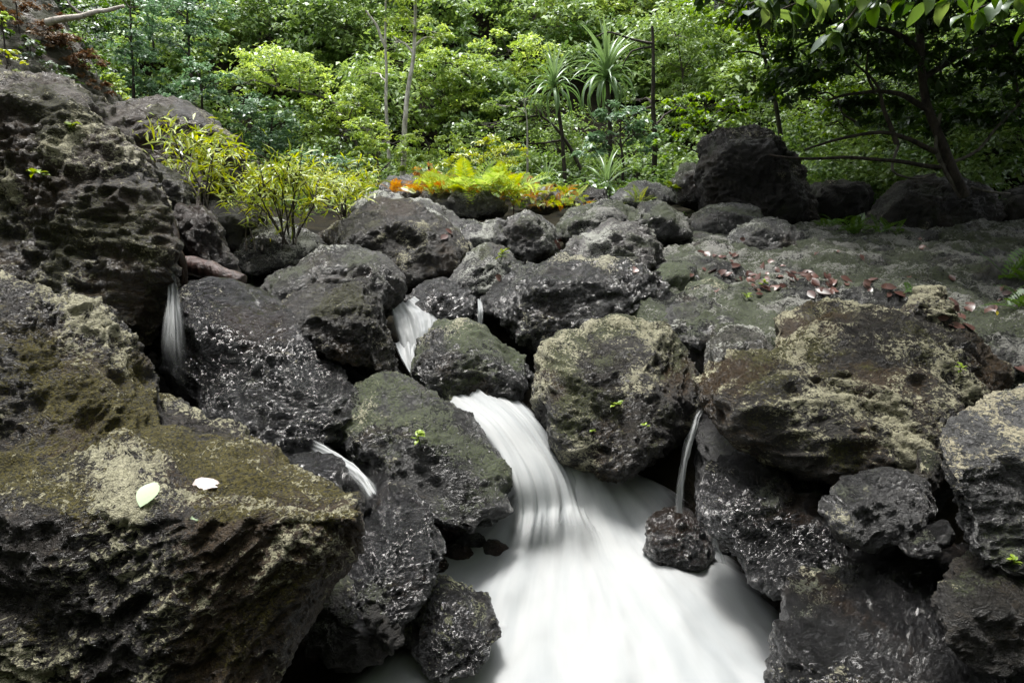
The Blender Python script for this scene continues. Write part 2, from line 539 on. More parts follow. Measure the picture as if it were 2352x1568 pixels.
# blocks in the middle left
rock('boulder', 'grey lichened rock just behind the overhanging dark block', OH([(590, 670), (640, 612), (735, 568), (825, 566), (900, 598), (922, 640), (905, 700), (870, 730), (700, 720)], 4.5, .45, lean=.5), M_GREY, 31, amp=.8, over=dict(lichen=.35, grey=(.10, .098, .09)))
rock('boulder', 'angular dark brown block overhanging a black hollow, left of the upper cascade', OH([(618, 700), (690, 655), (835, 622), (868, 680), (882, 745), (905, 815), (915, 868), (850, 862), (775, 800), (700, 775), (640, 765)], 3.75, .45, lean=.3, grow=1.0), M_BROWN, 37, amp=.8, over=dict(lichen=.16, sheen=.6, rough=(.22, .55), brown_amt=.35))
rock('boulder', 'black rock in the hollow under the overhanging block', OH([(640, 800), (760, 800), (900, 840), (930, 900), (760, 930), (640, 900)], 4.15, .3), M_WET, 38, amp=.7, over=dict(rough=(.3, .6)))
rock('boulder', 'mossy green boulder left of the main waterfall', OH([(742, 930), (795, 872), (880, 852), (965, 876), (1030, 925), (1090, 980), (1145, 1040), (1183, 1120), (1188, 1195), (1145, 1258), (1060, 1225), (990, 1165), (880, 1140), (800, 1075), (755, 1010)], 2.98, .36, lean=.7, grow=.985), M_MOSSY, 41, amp=.8, over=dict(moss=.70, moss_col=(.050, .072, .004)))
rock('boulder', 'low mossy boulder just above the lip of the main waterfall', OH([(932, 838), (965, 780), (1010, 745), (1085, 738), (1140, 775), (1225, 822), (1230, 880), (1160, 915), (1080, 925), (1000, 930), (945, 890)], 3.85, .40, lean=.55), M_MOSSY, 43, amp=.9, over=dict(moss=.82, moss_col=(.050, .075, .004)))
rock('boulder', 'big rounded lichen-spotted boulder right of the main waterfall', OH([(1212, 890), (1222, 820), (1255, 768), (1330, 742), (1425, 722), (1530, 732), (1580, 790), (1602, 880), (1602, 960), (1560, 1030), (1480, 1090), (1400, 1110), (1325, 1085), (1275, 1035), (1230, 970)], 3.5, .48, lean=.45, grow=1.0), M_LICHEN, 47, amp=.7, over=dict(lichen=.56, brown_amt=.4, moss=.62, moss_col=(.060, .070, .010), sheen=.6, rough=(.22, .55)))
rock('boulder', 'wide black layered boulder with wet slanting ridges behind the round boulder', OH([(1096, 720), (1110, 668), (1180, 620), (1275, 588), (1400, 585), (1500, 605), (1545, 650), (1535, 700), (1420, 740), (1310, 775), (1235, 800), (1165, 770)], 4.6, .55, lean=.4), M_WET, 53, amp=.9, strata=1.5, dip=(-.3, .2), over=dict(lichen=.28, grey=(.07, .07, .068), moss=.2))
rock('boulder', 'glistening wet rock right beside the upper cascade', OH([(925, 690), (955, 655), (1000, 640), (1060, 645), (1100, 695), (1095, 740), (1020, 748), (960, 735)], 4.7, .32, lean=.5), M_WET, 59, amp=.9, over=dict(grey=(.07, .07, .07)))
rock('boulder', 'narrow grey rock with a lime moss tuft left of the wide layered boulder', OH([(1030, 650), (1075, 590), (1120, 562), (1170, 575), (1200, 615), (1130, 672), (1085, 695)], 5.0, .35, lean=.4), M_GREY, 61, amp=.9, over=dict(grey=(.09, .09, .085), moss=.5, moss_col=(.07, .085, .01)))
rock('boulder', 'large dark brown boulder behind the overhanging block, lichen flecks on its face', OH([(728, 545), (785, 492), (880, 458), (960, 474), (1025, 518), (1078, 558), (1085, 612), (1030, 648), (940, 672), (850, 640), (760, 600)], 5.7, .6, lean=.5), M_BROWN, 67, amp=.85, over=dict(lichen=.36, brown_amt=.45))
rock('boulder', 'grey knobbly rock under the right willow-leaved shrub', OH([(500, 560), (570, 520), (650, 510), (730, 545), (760, 580), (640, 620), (540, 640), (500, 610)], 5.6, .6, lean=.4), M_GREY, 71, amp=.8)
rock('boulder', 'dark ledge rock behind the rotten stump', OH([(440, 520), (480, 470), (560, 470), (600, 500), (570, 560), (500, 600), (430, 600)], 5.6, .5), M_DIM, 72, amp=.8)
# middle distance
rock('boulder', 'small rounded boulder standing alone left of the orange ferns', OH([(872, 432), (895, 405), (940, 398), (975, 420), (982, 448), (950, 470), (890, 465)], 9.3, .45), M_GREY, 73, over=dict(lichen=.35))
rock('boulder', 'pitted pale rock right under the orange ferns', OH([(955, 470), (990, 440), (1060, 425), (1130, 440), (1165, 475), (1130, 510), (1030, 515), (970, 500)], 8.8, .6), M_GREY, 79, pits=1.2)
rock('boulder', 'flat grey rock between the lone boulder and the large dark boulder', OH([(820, 480), (870, 450), (960, 462), (1020, 490), (1090, 520), (1110, 560), (1020, 560), (900, 530)], 7.4, .6), M_GREY, 83)
rock('boulder', 'grey cracked rock right of the large dark boulder', OH([(1040, 560), (1080, 520), (1150, 505), (1180, 540), (1140, 590), (1080, 600)], 6.4, .45), M_GREY, 84, over=dict(grey=(.15, .147, .14)))
rock('boulder', 'pointed dark grey boulder in the middle of the rock field', OH([(1128, 560), (1150, 510), (1200, 478), (1250, 490), (1280, 530), (1272, 580), (1220, 605), (1150, 595)], 6.5, .45), M_GREY, 89, over=dict(grey=(.10, .10, .095)))
rock('boulder', 'whitish limestone rock at the edge of the yellow ferns', OH([(1205, 455), (1225, 430), (1270, 425), (1300, 445), (1310, 475), (1260, 490), (1215, 485)], 8.9, .4), M_GREY, 97, over=dict(grey=(.30, .29, .26), lichen=.6, lich_col=(.5, .5, .44)))
rock('boulder', 'grey-green humped rock behind the pale-topped boulder', OH([(1272, 545), (1290, 495), (1340, 472), (1410, 470), (1450, 495), (1450, 540), (1380, 565), (1300, 570)], 7.3, .55), M_SHELF, 101)
rock('boulder', 'pale-topped tilted boulder with a pinkish face right of the pointed boulder', OH([(1298, 588), (1335, 545), (1410, 508), (1465, 518), (1515, 560), (1530, 610), (1450, 640), (1350, 625)], 5.7, .5, lean=.4), M_GREY, 103, strata=1.2, over=dict(grey=(.17, .16, .15)))
rock('boulder', 'mossy rock between the pale-topped boulder and the small rounded mossy one', OH([(1430, 500), (1480, 468), (1540, 480), (1590, 510), (1600, 545), (1520, 560), (1450, 545)], 7.0, .5), M_SHELF, 107, over=dict(moss=.6))
rock('boulder', 'low dark rock under the pandanus stems', OH([(1400, 452), (1450, 425), (1510, 420), (1550, 440), (1560, 470), (1480, 485), (1420, 480)], 8.8, .5), M_GREY, 109, over=dict(grey=(.09, .09, .088)))
rock('boulder', 'brown rounded rock in front of the pandanus', OH([(1320, 460), (1350, 434), (1385, 440), (1400, 470), (1360, 490), (1325, 482)], 8.9, .35), M_BROWN, 113)
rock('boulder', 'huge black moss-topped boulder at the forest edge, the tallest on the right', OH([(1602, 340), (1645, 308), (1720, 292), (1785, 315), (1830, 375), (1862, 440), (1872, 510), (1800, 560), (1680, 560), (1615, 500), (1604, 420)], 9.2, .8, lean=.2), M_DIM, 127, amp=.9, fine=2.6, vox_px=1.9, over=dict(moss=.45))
rock('boulder', 'mossy rock half hidden left of the huge black boulder', OH([(1540, 420), (1570, 382), (1620, 375), (1640, 430), (1620, 480), (1550, 470)], 9.6, .5), M_SHELF, 131)
rock('boulder', 'smooth rounded mossy boulder in front of the huge black boulder', OH([(1585, 510), (1615, 478), (1680, 462), (1735, 472), (1760, 500), (1740, 540), (1660, 560), (1600, 548)], 7.7, .5), M_SHELF, 137, amp=.6, over=dict(moss=.6, lichen=.2, grey=(.06, .06, .055)))
rock('boulder', 'grey crested rock right of the smooth rounded mossy boulder', OH([(1650, 560), (1690, 520), (1750, 498), (1810, 512), (1850, 550), (1840, 590), (1740, 600)], 6.9, .5, lean=.4), M_GREY, 139, over=dict(grey=(.16, .16, .155), moss=.15))
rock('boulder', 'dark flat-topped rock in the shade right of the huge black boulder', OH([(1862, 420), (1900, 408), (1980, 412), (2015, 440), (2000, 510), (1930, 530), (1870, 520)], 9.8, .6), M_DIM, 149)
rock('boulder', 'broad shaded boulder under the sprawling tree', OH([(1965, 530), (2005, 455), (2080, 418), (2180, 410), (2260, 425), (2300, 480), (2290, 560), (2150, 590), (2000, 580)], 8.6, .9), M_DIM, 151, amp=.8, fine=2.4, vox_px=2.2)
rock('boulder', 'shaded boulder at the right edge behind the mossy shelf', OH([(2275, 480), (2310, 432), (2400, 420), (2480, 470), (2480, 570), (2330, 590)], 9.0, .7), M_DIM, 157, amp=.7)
# right-hand side
shelf = [Vector(t) for t in ((.85, 3.9, .95), (1.5, 3.35, 1.0), (3.2, 3.0, 1.02), (6.5, 3.3, 1.15), (7.5, 8.5, 1.28), (4.2, 8.8, 1.24), (2.0, 7.6, 1.2), (.95, 6.1, 1.12), (.75, 4.9, 1.02), (.9, 3.9, .4), (3.2, 2.9, .4), (7.5, 3, .4), (7.5, 9, .4), (1, 7, .4))]
rock('rock_shelf', 'broad flat mossy rock shelf on the right, strewn with dead leaves', [shelf], M_SHELF, 163, amp=.8, vox_px=4.3, smooth=.04, pits=1.2, strata=.8, lumps=.8, fine=2.6, cat='rock shelf', dmin=4.2)
rock('boulder', 'great lichen-splashed brown boulder on the right, the broadest in front of the shelf',
     [outline_hull([(1612, 890), (1625, 850), (1700, 800), (1900, 740), (2100, 720), (2230, 760), (2295, 840), (2302, 890), (2255, 960), (2160, 1030), (1970, 1070), (1850, 1058), (1740, 1015), (1640, 950)], 2.95, .55, lean=.6),
      outline_hull([(1740, 775), (1780, 725), (1900, 702), (2040, 712), (2200, 770), (2150, 850), (1900, 860)], 3.4, .45, lean=.6, grow=1.0),
      outline_hull([(2060, 720), (2095, 670), (2135, 648), (2185, 665), (2215, 720), (2190, 790), (2100, 790)], 3.3, .25)], M_LICHEN, 167, amp=.8, smooth=.06, pits=.8, dmin=2.7)
rock('boulder', 'pale grey knob at the left end of the great lichen-splashed boulder', OH([(1608, 850), (1630, 790), (1680, 755), (1745, 760), (1780, 800), (1740, 860), (1660, 890)], 3.25, .28), M_GREY, 168, amp=.9, over=dict(lichen=.55, grey=(.13, .125, .105), brown_amt=.4))
rock('boulder', 'dark rock in the gap behind the round lichen-spotted boulder', OH([(1505, 735), (1540, 695), (1620, 690), (1685, 715), (1690, 770), (1620, 820), (1560, 810)], 4.1, .4), M_GREY, 173, over=dict(grey=(.08, .08, .075)))
rock('boulder', 'small moss-green rounded rock at the front edge of the shelf', OH([(1562, 690), (1585, 648), (1630, 635), (1672, 655), (1685, 695), (1640, 715), (1580, 712)], 4.7, .3), M_MOSSY, 179, amp=.6)
rock('boulder', 'mossy hump right behind the wide layered boulder', OH([(1490, 640), (1530, 605), (1590, 600), (1620, 640), (1590, 680), (1520, 685)], 5.0, .35), M_MOSSY, 181, amp=.8)
rock('boulder', 'grey lichened boulder cut off by the right edge above the wet ledge', OH([(2155, 1010), (2200, 955), (2300, 918), (2480, 880), (2560, 1100), (2500, 1330), (2300, 1310), (2215, 1230), (2180, 1120)], 2.05, .4, lean=.4), M_GREY, 191, amp=.7, over=dict(lichen=.45, lich_col=(.42, .38, .25), moss=.3, grey=(.10, .10, .10)))
rock('boulder', 'dark smooth boulder low at the right edge under the grey lichened boulder', OH([(2148, 1400), (2165, 1330), (2230, 1292), (2340, 1290), (2450, 1330), (2480, 1480), (2300, 1510), (2190, 1470)], 1.75, .28, lean=.3), M_DIM, 193, amp=.6, over=dict(rough=(.3, .6)))
rock('boulder', 'knobbly black wet outcrop right of the white pool', OH([(1612, 1120), (1625, 1062), (1665, 1036), (1760, 1062), (1900, 1085), (2050, 1080), (2150, 1140), (2160, 1220), (2060, 1290), (1900, 1325), (1800, 1330), (1715, 1295), (1665, 1235), (1630, 1180)], 2.56, .38, lean=.7, grow=1.0), M_WET, 197, amp=1.0, pits=.9, lumps=.6, fine=1.4, dmin=2.1)
rock('boulder', 'rounded wet lump on top of the knobbly black outcrop', OH([(1895, 1160), (1930, 1100), (2010, 1082), (2100, 1105), (2145, 1160), (2120, 1215), (2000, 1240), (1920, 1220)], 2.2, .2), M_WET, 199, amp=.9, over=dict(grey=(.06, .06, .06), lichen=.25, rough=(.2, .45)))
rock('boulder', 'low glistening wet ledge in the lower right corner', [V3([(1760, 1410, 1.95), (1850, 1300, 2.25), (2050, 1260, 2.25), (2400, 1300, 2.2), (2550, 1380, 2.0), (2550, 1660, 1.45), (2000, 1660, 1.52), (1860, 1530, 1.68), (1790, 1450, 1.8), (1850, 1560, 1.95), (2500, 1700, 2.2)]) + [Vector((1.0, 1.95, -.3)), Vector((1.6, 1.3, -.3)), Vector((1.6, 2.2, -.3)), Vector((.95, 1.4, -.3))]], M_WET, 211, amp=.9, pits=.9, lumps=.5, fine=1.5, smooth=.05, vox_px=3.8, dmin=1.6, strata=1.0)
rock('boulder', 'small round shiny black rock at the right rim of the foam', OH([(1478, 1215), (1500, 1182), (1550, 1172), (1600, 1185), (1630, 1235), (1645, 1285), (1600, 1325), (1515, 1310), (1480, 1260)], 2.74, .15, grow=1.0), M_WET, 223, amp=.8)
for i, (o_, Y_, lab, stl) in enumerate([
        ([(1960, 1060), (2000, 1038), (2060, 1045), (2075, 1075), (2010, 1090)], 2.55, 'small grey stone tucked under the great lichen-splashed boulder', M_GREY),
        ([(2065, 1070), (2085, 1030), (2110, 1028), (2125, 1060), (2100, 1085)], 2.5, 'small tan stone between the great boulder and the right-edge boulder', M_LICHEN),
        ([(2100, 1110), (2110, 1040), (2150, 1045), (2170, 1110), (2140, 1150)], 2.3, 'upright slaty stone leaning on the grey right-edge boulder', M_DIM),
        ([(2060, 1240), (2110, 1210), (2180, 1205), (2195, 1240), (2150, 1275), (2080, 1270)], 2.05, 'smooth wet grey cobble wedged under the right-edge boulder', M_WET)]):
    rock('stone', lab, OH(o_, Y_, .1), stl, 230 + i * 7, amp=.7, cat='stone')
# pool side, left
rock('boulder', 'smooth wet grey rock at the foot of the left slab, beside the pool', OH([(848, 1185), (895, 1122), (950, 1145), (1000, 1195), (1016, 1255), (985, 1335), (935, 1390), (850, 1430), (780, 1440), (770, 1330), (830, 1260)], 2.27, .28, lean=.5), M_WET, 251, amp=.7, over=dict(grey=(.085, .083, .085), moss=.22, rough=(.14, .4)))
rock('boulder', 'dark mossy rock under the flank of the left slab', OH([(690, 1480), (760, 1350), (860, 1330), (950, 1350), (950, 1400), (880, 1480), (780, 1520)], 2.1, .2), M_DIM, 253, amp=.8)
rock('boulder', 'brown mottled wet rock standing in the foam of the pool', OH([(905, 1465), (940, 1405), (975, 1372), (1020, 1360), (1075, 1385), (1145, 1410), (1158, 1455), (1085, 1510), (1000, 1530)], 2.13, .18), M_WET, 257, amp=.9, pits=.6, over=dict(brown_amt=.6, brown=(.06, .035, .018), lichen=.25, lich_col=(.16, .17, .07), moss=.25))
rock('boulder', 'small black wet rock in the side channel behind the left slab', OH([(628, 1105), (655, 1060), (720, 1045), (780, 1060), (805, 1100), (790, 1135), (700, 1140)], 2.5, .14), M_WET, 263, amp=.8)
rock('boulder', 'little black wet rock at the rear edge of the left slab', OH([(525, 1085), (545, 1055), (580, 1062), (590, 1100), (560, 1125)], 2.5, .12), M_WET, 269, amp=.8)
for i, (cx, cy, w_, h_, Y_) in enumerate([(1030, 1215, 46, 26, 2.45), (1085, 1250, 40, 22, 2.5), (1055, 1275, 44, 20, 2.35), (1135, 1262, 36, 18, 2.55), (1000, 1300, 36, 22, 2.2)]):
    rock('stone', 'wet brown pebble at the waterline below the mossy left boulder', OH([(cx - w_, cy), (cx - w_ * .5, cy - h_), (cx + w_ * .4, cy - h_ * .9), (cx + w_, cy + 2), (cx + w_ * .5, cy + h_), (cx - w_ * .6, cy + h_)], 1.86 / math.tan(PITCH + math.atan((cy + h_ * .3 - 784) / FPX)), .06), M_WET, 271 + i * 3, amp=.7, cat='stone', group='pebbles at the waterline', over=dict(brown_amt=.7, brown=(.06, .03, .02)))
def box_hull(x0, x1, y0, y1, z0, z1, t=.12):
    return [[Vector((x + (t if x == x0 else -t) * (z == z1), y + (t if y == y0 else -t) * (z == z1), z)) for x in (x0, x1) for y in (y0, y1) for z in (z0, z1)]]
rock('bedrock', 'black bedrock under the side channel behind the left slab', box_hull(-1.45, -.45, 2.35, 3.3, -.35, .5), M_WET, 301, amp=.7, vox_px=5, cat='bedrock')
rock('bedrock', 'black bedrock in the hollow under the great lichen-splashed boulder', box_hull(.95, 2.6, 2.75, 3.9, -.35, .5), M_WET, 303, amp=.7, vox_px=5, cat='bedrock', over=dict(rough=(.3, .6)))
# left rock wall high up
rock('cliff', 'steep brown mossy rock wall in the upper left corner', [V3([(-500, -400, 10.5), (40, -120, 11), (130, 40, 11), (200, 140, 10.6), (262, 225, 10.2), (300, 300, 10.0), (250, 420, 9.5), (-500, 500, 7), (-500, 0, 8.0), (60, 250, 8.6), (-500, -400, 14), (150, 100, 14), (250, 300, 13)])], M_BROWN, 281, amp=.9, vox_px=4.0, smooth=.05, cat='cliff', strata=1.2,
     over=dict(dark=(.006, .005, .004), grey=(.022, .018, .014), brown=(.060, .036, .018), brown_amt=.95, moss=.85, lichen=.22, moss_col=(.040, .045, .008)))

# ---------------------------------------------------------------- ground: bed of the stream, banks and hillside in one sheet
def ground_z(x, y):
    bed = np.interp(y, [-4, 2.9, 3.35, 4.1, 4.5, 5.5, 7.5, 10, 13, 16, 40, 60], [-.28, -.28, .35, .5, .72, .85, 1.05, 1.25, 1.35, 1.6, 22, 34])
    farr = np.clip((x - 4.5) * .3, 0, 1.5) * sstep(11.5, 14, y) * sstep(20, 16, y)
    left = np.clip((-x - 1.8 - .50 * np.clip(y, 0, 14)) * 1.1, 0, 9) * sstep(16, 11, y)
    right = np.clip((x - 1.3) * .7, 0, .5) * sstep(5.0, 3.6, y) * sstep(1.0, 2.8, y) + np.clip((x - 7) * .5, 0, 6) * sstep(14, 9, y)
    rear = np.clip((-1.0 - y) * .35, 0, 4)
    bank = np.minimum(np.clip((x - 1.85) * 1.7, 0, 1.2), np.clip(.82 - bed, 0, 2)) * sstep(3.7, 3.1, y) * sstep(-.8, .6, y)
    return bed + np.maximum(right, bank) + left + rear + farr
gx = np.concatenate((np.linspace(-60, -8, 30), np.linspace(-7.8, 8.8, 150), np.linspace(9.2, 60, 30)))
gy = np.concatenate((np.linspace(-30, -1, 16), np.linspace(-.9, 16, 150), np.linspace(16.3, 60, 60)))
X, Yg = np.meshgrid(gx, gy)
pts = np.stack((X.ravel(), Yg.ravel(), np.zeros(X.size)), 1)
zz = ground_z(pts[:, 0], pts[:, 1]) + .10 * fbm(pts * 1.3, 5, 5) + .5 * fbm(pts * .18, 3, 6) * sstep(10, 18, pts[:, 1])
pts[:, 2] = zz
ny, nx = X.shape
ii = (np.arange(ny - 1)[:, None] * nx + np.arange(nx - 1)[None, :]).ravel()
gf = np.stack((ii, ii + 1, ii + nx + 1, ii + nx), 1)
link('ground', mesh_arrays('ground', pts, gf, soil_mat('stream bed and forest soil', (.004, .004, .003), (.018, .015, .008), 4.0)), kind='structure')

# ---------------------------------------------------------------- water
def poly_sd(p, poly):
    """signed distance (inside positive) of points to a polygon"""
    poly = np.array(poly)
    d = np.full(len(p), 1e9)
    ins = np.zeros(len(p), bool)
    for a, b in zip(poly, np.roll(poly, -1, 0)):
        e = b - a
        w = p - a
        t = np.clip((w @ e) / (e @ e + 1e-12), 0, 1)
        d = np.minimum(d, np.linalg.norm(w - t[:, None] * e, axis=1))
        c = ((a[1] <= p[:, 1]) & (p[:, 1] < b[1])) | ((b[1] <= p[:, 1]) & (p[:, 1] < a[1]))
        with np.errstate(divide='ignore', invalid='ignore'):
            xi = a[0] + (p[:, 1] - a[1]) / (b[1] - a[1] + 1e-12) * e[0]
        ins ^= c & (p[:, 0] < xi)
    return np.where(ins, d, -d)
def grid_faces(nr, nc):
    ii = (np.arange(nr - 1)[:, None] * nc + np.arange(nc - 1)[None, :]).ravel()
    return np.stack((ii, ii + 1, ii + nc + 1, ii + nc), 1)

# pool with the plunge mound and the white run-out
x_ = np.linspace(-1.3, 1.6, 170)
y_ = np.linspace(.55, 3.5, 170)
X, Yp = np.meshgrid(x_, y_)
pp = np.stack((X.ravel(), Yp.ravel()), 1)
def zp(px, py, z=0.0):
    q = PZ(px, py, z)
    return (q.x, q.y)
foam_poly = [zp(*t) for t in [(1170, 1190), (1290, 1080), (1460, 1090), (1530, 1140), (1500, 1240), (1640, 1300), (1715, 1385), (1800, 1470), (1870, 1600), (1950, 1800), (900, 1800), (800, 1620), (930, 1530), (1110, 1520), (1185, 1450), (1130, 1395), (1050, 1350), (950, 1365), (960, 1325), (1080, 1270)]]
sd = poly_sd(pp, foam_poly)
foam = sstep(-.19, .07, sd)
mist_poly = [zp(*t) for t in [(1190, 1200), (1500, 1150), (1680, 1290), (1800, 1450), (1860, 1600), (1900, 1800), (700, 1800), (820, 1540), (900, 1480), (930, 1360), (1000, 1300)]]
foam = np.maximum(foam * 1.15, .48 * sstep(-.06, .25, poly_sd(pp, mist_poly)))
ft = np.array(zp(1290, 1190, 0))
r = np.linalg.norm(pp - ft, axis=1)
ang = np.arctan2(pp[:, 0] - ft[0], -(pp[:, 1] - ft[1] - .35))
ft2 = np.array(zp(1390, 1150, .1))
r2 = np.linalg.norm((pp - ft2) * np.array((.8, 1.3)), axis=1)
mound = .17 * np.exp(-(np.linalg.norm(pp - ft - np.array((-.02, .10)), axis=1) / .34) ** 2) + .23 * np.exp(-(r2 / .42) ** 2) + .05 * np.exp(-((r - .75) / .3) ** 2) * foam
q3 = np.stack((ang * 5, r * 1.6, r * 0), 1)
zr = mound + foam * .042 * fbm(q3, 4, 3, .5) + foam * .03 * fbm(np.stack((pp[:, 0] * 2.5, pp[:, 1] * 2.5, 0 * r), 1), 3, 8) + .004 * fbm(np.stack((pp[:, 0] * 9, pp[:, 1] * 9, 0 * r), 1), 2, 8)
v = np.concatenate((pp, zr[:, None]), 1)
uv = np.stack((ang, r), 1)
link('pool', mesh_arrays('pool', v, grid_faces(170, 170), water_mat('pool water', 11, 1.2, clear=.55, thr=(.10, .85), amp=1.5), attrs={'foam': foam}, uv=uv), kind='structure')

def fall(name, left, right, mat, foam_mid=1.0, edge=.25, bulge=.06, n=70, m=40, head=.0, tail=.0, seed=0, ripple=.015):
    """a sheet of falling water between two banks, arched towards the viewer"""
    L = catmull([tuple(P(*p)) for p in left], n)
    Rr = catmull([tuple(P(*p)) for p in right], n)
    s = np.linspace(0, 1, m)
    v = L[:, None] * (1 - s)[None, :, None] + Rr[:, None] * s[None, :, None]
    tv = np.gradient((L + Rr) / 2, axis=0)
    ac = Rr - L
    nr = np.cross(ac, tv); nr /= np.linalg.norm(nr, axis=1)[:, None] + 1e-9
    if nr[:, 1].mean() > 0:
        nr = -nr
    wdt = np.linalg.norm(ac, axis=1)
    t = np.linspace(0, 1, n)
    q = np.stack(np.broadcast_arrays(s[None, :] * 7, t[:, None] * 1.3 + 0 * s[None, :], np.zeros((n, m)) + seed), 2).reshape(-1, 3)
    rp = fbm(q, 4, seed).reshape(n, m) * ripple * 4
    v = v + nr[:, None] * ((bulge * (4 * s * (1 - s)) ** .6)[None, :] + rp)[:, :, None]
    ed = np.minimum(s, 1 - s)
    foam = foam_mid * sstep(-.02, edge, ed)[None, :] * np.ones((n, 1))
    if head:
        foam = foam * sstep(0, head, t)[:, None]
    if tail:
        foam = foam * sstep(0, tail, 1 - t)[:, None]
    uv = np.stack(np.broadcast_arrays(s[None, :] * np.mean(wdt), t[:, None] * np.linalg.norm(np.diff((L + Rr) / 2, axis=0), axis=1).sum() + 0 * s[None, :]), 2).reshape(-1, 2)
    return link(name, mesh_arrays(name, v.reshape(-1, 3), grid_faces(n, m), mat, attrs={'foam': foam.ravel()}, uv=uv), kind='structure')
wf = water_mat('falling water', 26, 1.1, veil=True, thr=(.05, .75), amp=.75)
wv = water_mat('thin veil of water', 60, 1.2, veil=True, thr=(.15, 1.1), amp=.9)
# main fall: slides over the lip to the right, then drops into the pool
fall('waterfall', [(960, 900, 3.85), (1010, 925, 3.5), (1085, 975, 3.2), (1140, 1040, 3.02), (1172, 1110, 2.88), (1180, 1190, 2.82), (1165, 1270, 2.64), (1145, 1360, 2.42)],
     [(1165, 885, 3.95), (1195, 915, 3.66), (1245, 975, 3.42), (1290, 1045, 3.28), (1325, 1110, 3.16), (1352, 1180, 3.02), (1390, 1250, 2.80), (1425, 1340, 2.52)], wf, 1.2, .10, .07, n=90, m=60, head=.04, tail=.55, seed=5, ripple=.014)
# upper cascade
fall('waterfall', [(895, 720, 4.35), (900, 745, 4.28), (915, 790, 4.2), (930, 830, 4.1)], [(960, 690, 4.6), (1010, 725, 4.5), (1020, 760, 4.35), (985, 830, 4.2)], wf, 1.1, .12, .06, seed=13)
fall('stream', [(905, 790, 4.2), (920, 830, 4.0), (955, 890, 3.85), (985, 915, 3.75)], [(1000, 770, 4.3), (975, 830, 4.1), (1010, 900, 3.9), (1150, 895, 3.85)], wf, 1.0, .1, .02, seed=15)
# veils on the left wet face: a short chute that frays into one long thin veil
fall('waterfall', [(386, 640, 3.22), (380, 690, 3.08), (366, 745, 2.95), (360, 810, 2.84), (378, 890, 2.8), (410, 975, 2.8)], [(406, 636, 3.24), (422, 690, 3.10), (434, 745, 3.0), (444, 810, 2.9), (448, 890, 2.86), (455, 1000, 2.84)], wv, .72, .35, .04, n=90, m=36, tail=.75, seed=17)
fall('waterfall', [(430, 960, 2.85), (440, 1010, 2.8), (450, 1040, 2.8)], [(470, 960, 2.85), (478, 1010, 2.82), (480, 1040, 2.82)], wv, .4, .3, .02, tail=.5, seed=19)
# side channel
fall('stream', [(690, 1045, 2.75), (760, 1075, 2.6), (810, 1110, 2.45), (850, 1165, 2.3)], [(740, 1005, 2.85), (800, 1065, 2.7), (850, 1100, 2.5), (880, 1140, 2.35)], wf, .62, .45, .03, head=.15, tail=.1, seed=21)
fall('stream', [(596, 1105, 2.45), (600, 1120, 2.4), (605, 1140, 2.35)], [(640, 1085, 2.5), (640, 1105, 2.45), (632, 1140, 2.4)], wf, .55, .3, .02, seed=22)
# trickle on the right
fall('waterfall', [(1592, 948, 2.88), (1574, 980, 2.78), (1560, 1040, 2.74), (1548, 1110, 2.7), (1538, 1172, 2.66)], [(1626, 945, 2.9), (1600, 985, 2.8), (1580, 1040, 2.76), (1574, 1110, 2.72), (1572, 1178, 2.68)], wv, .68, .45, .02, n=50, m=16, seed=23)
fall('waterfall', [(1610, 1195, 2.5), (1625, 1235, 2.45), (1640, 1290, 2.4)], [(1618, 1192, 2.5), (1645, 1240, 2.45), (1665, 1295, 2.4)], wv, .6, .3, .02, n=30, m=12, seed=25)
fall('waterfall', [(1095, 690, 4.55), (1095, 715, 4.4), (1095, 750, 4.35)], [(1108, 690, 4.55), (1112, 715, 4.4), (1110, 750, 4.35)], wf, .6, .3, .01, n=20, m=10, seed=27)
# still water held between the rocks upstream
def still(name, poly, z):
    pz = np.array([(*zp(x, y, z), z) for x, y in poly])
    c = pz.mean(0)
    v = np.concatenate((c[None], pz))
    f = np.array([(0, i + 1, (i + 1) % len(pz) + 1) for i in range(len(pz))])
    return link(name, mesh_arrays(name, v, f, MATS['pool water'], attrs={'foam': np.full(len(v), -.6)}, uv=v[:, :2]), kind='structure')
still('water', [(400, 700), (470, 600), (640, 620), (660, 690), (560, 720)], 1.02)
still('water', [(590, 700), (620, 640), (720, 700), (700, 760)], .95)

# ---------------------------------------------------------------- what a pixel of the photo looks at (rocks and ground only)
bpy.context.view_layer.update()
DG = bpy.context.evaluated_depsgraph_get()
def hit(px, py):
    d = ray(px, py).normalized()
    ok, loc, nor, *_ = scene.ray_cast(DG, EYE, d)
    return (loc, nor) if ok else (P(px, py, 6), Vector((0, 0, 1)))
def drop(x, y, z0=4.0):
    ok, loc, nor, *_ = scene.ray_cast(DG, Vector((x, y, z0)), Vector((0, 0, -1)))
    return (loc, nor) if ok else (Vector((x, y, 1)), Vector((0, 0, 1)))
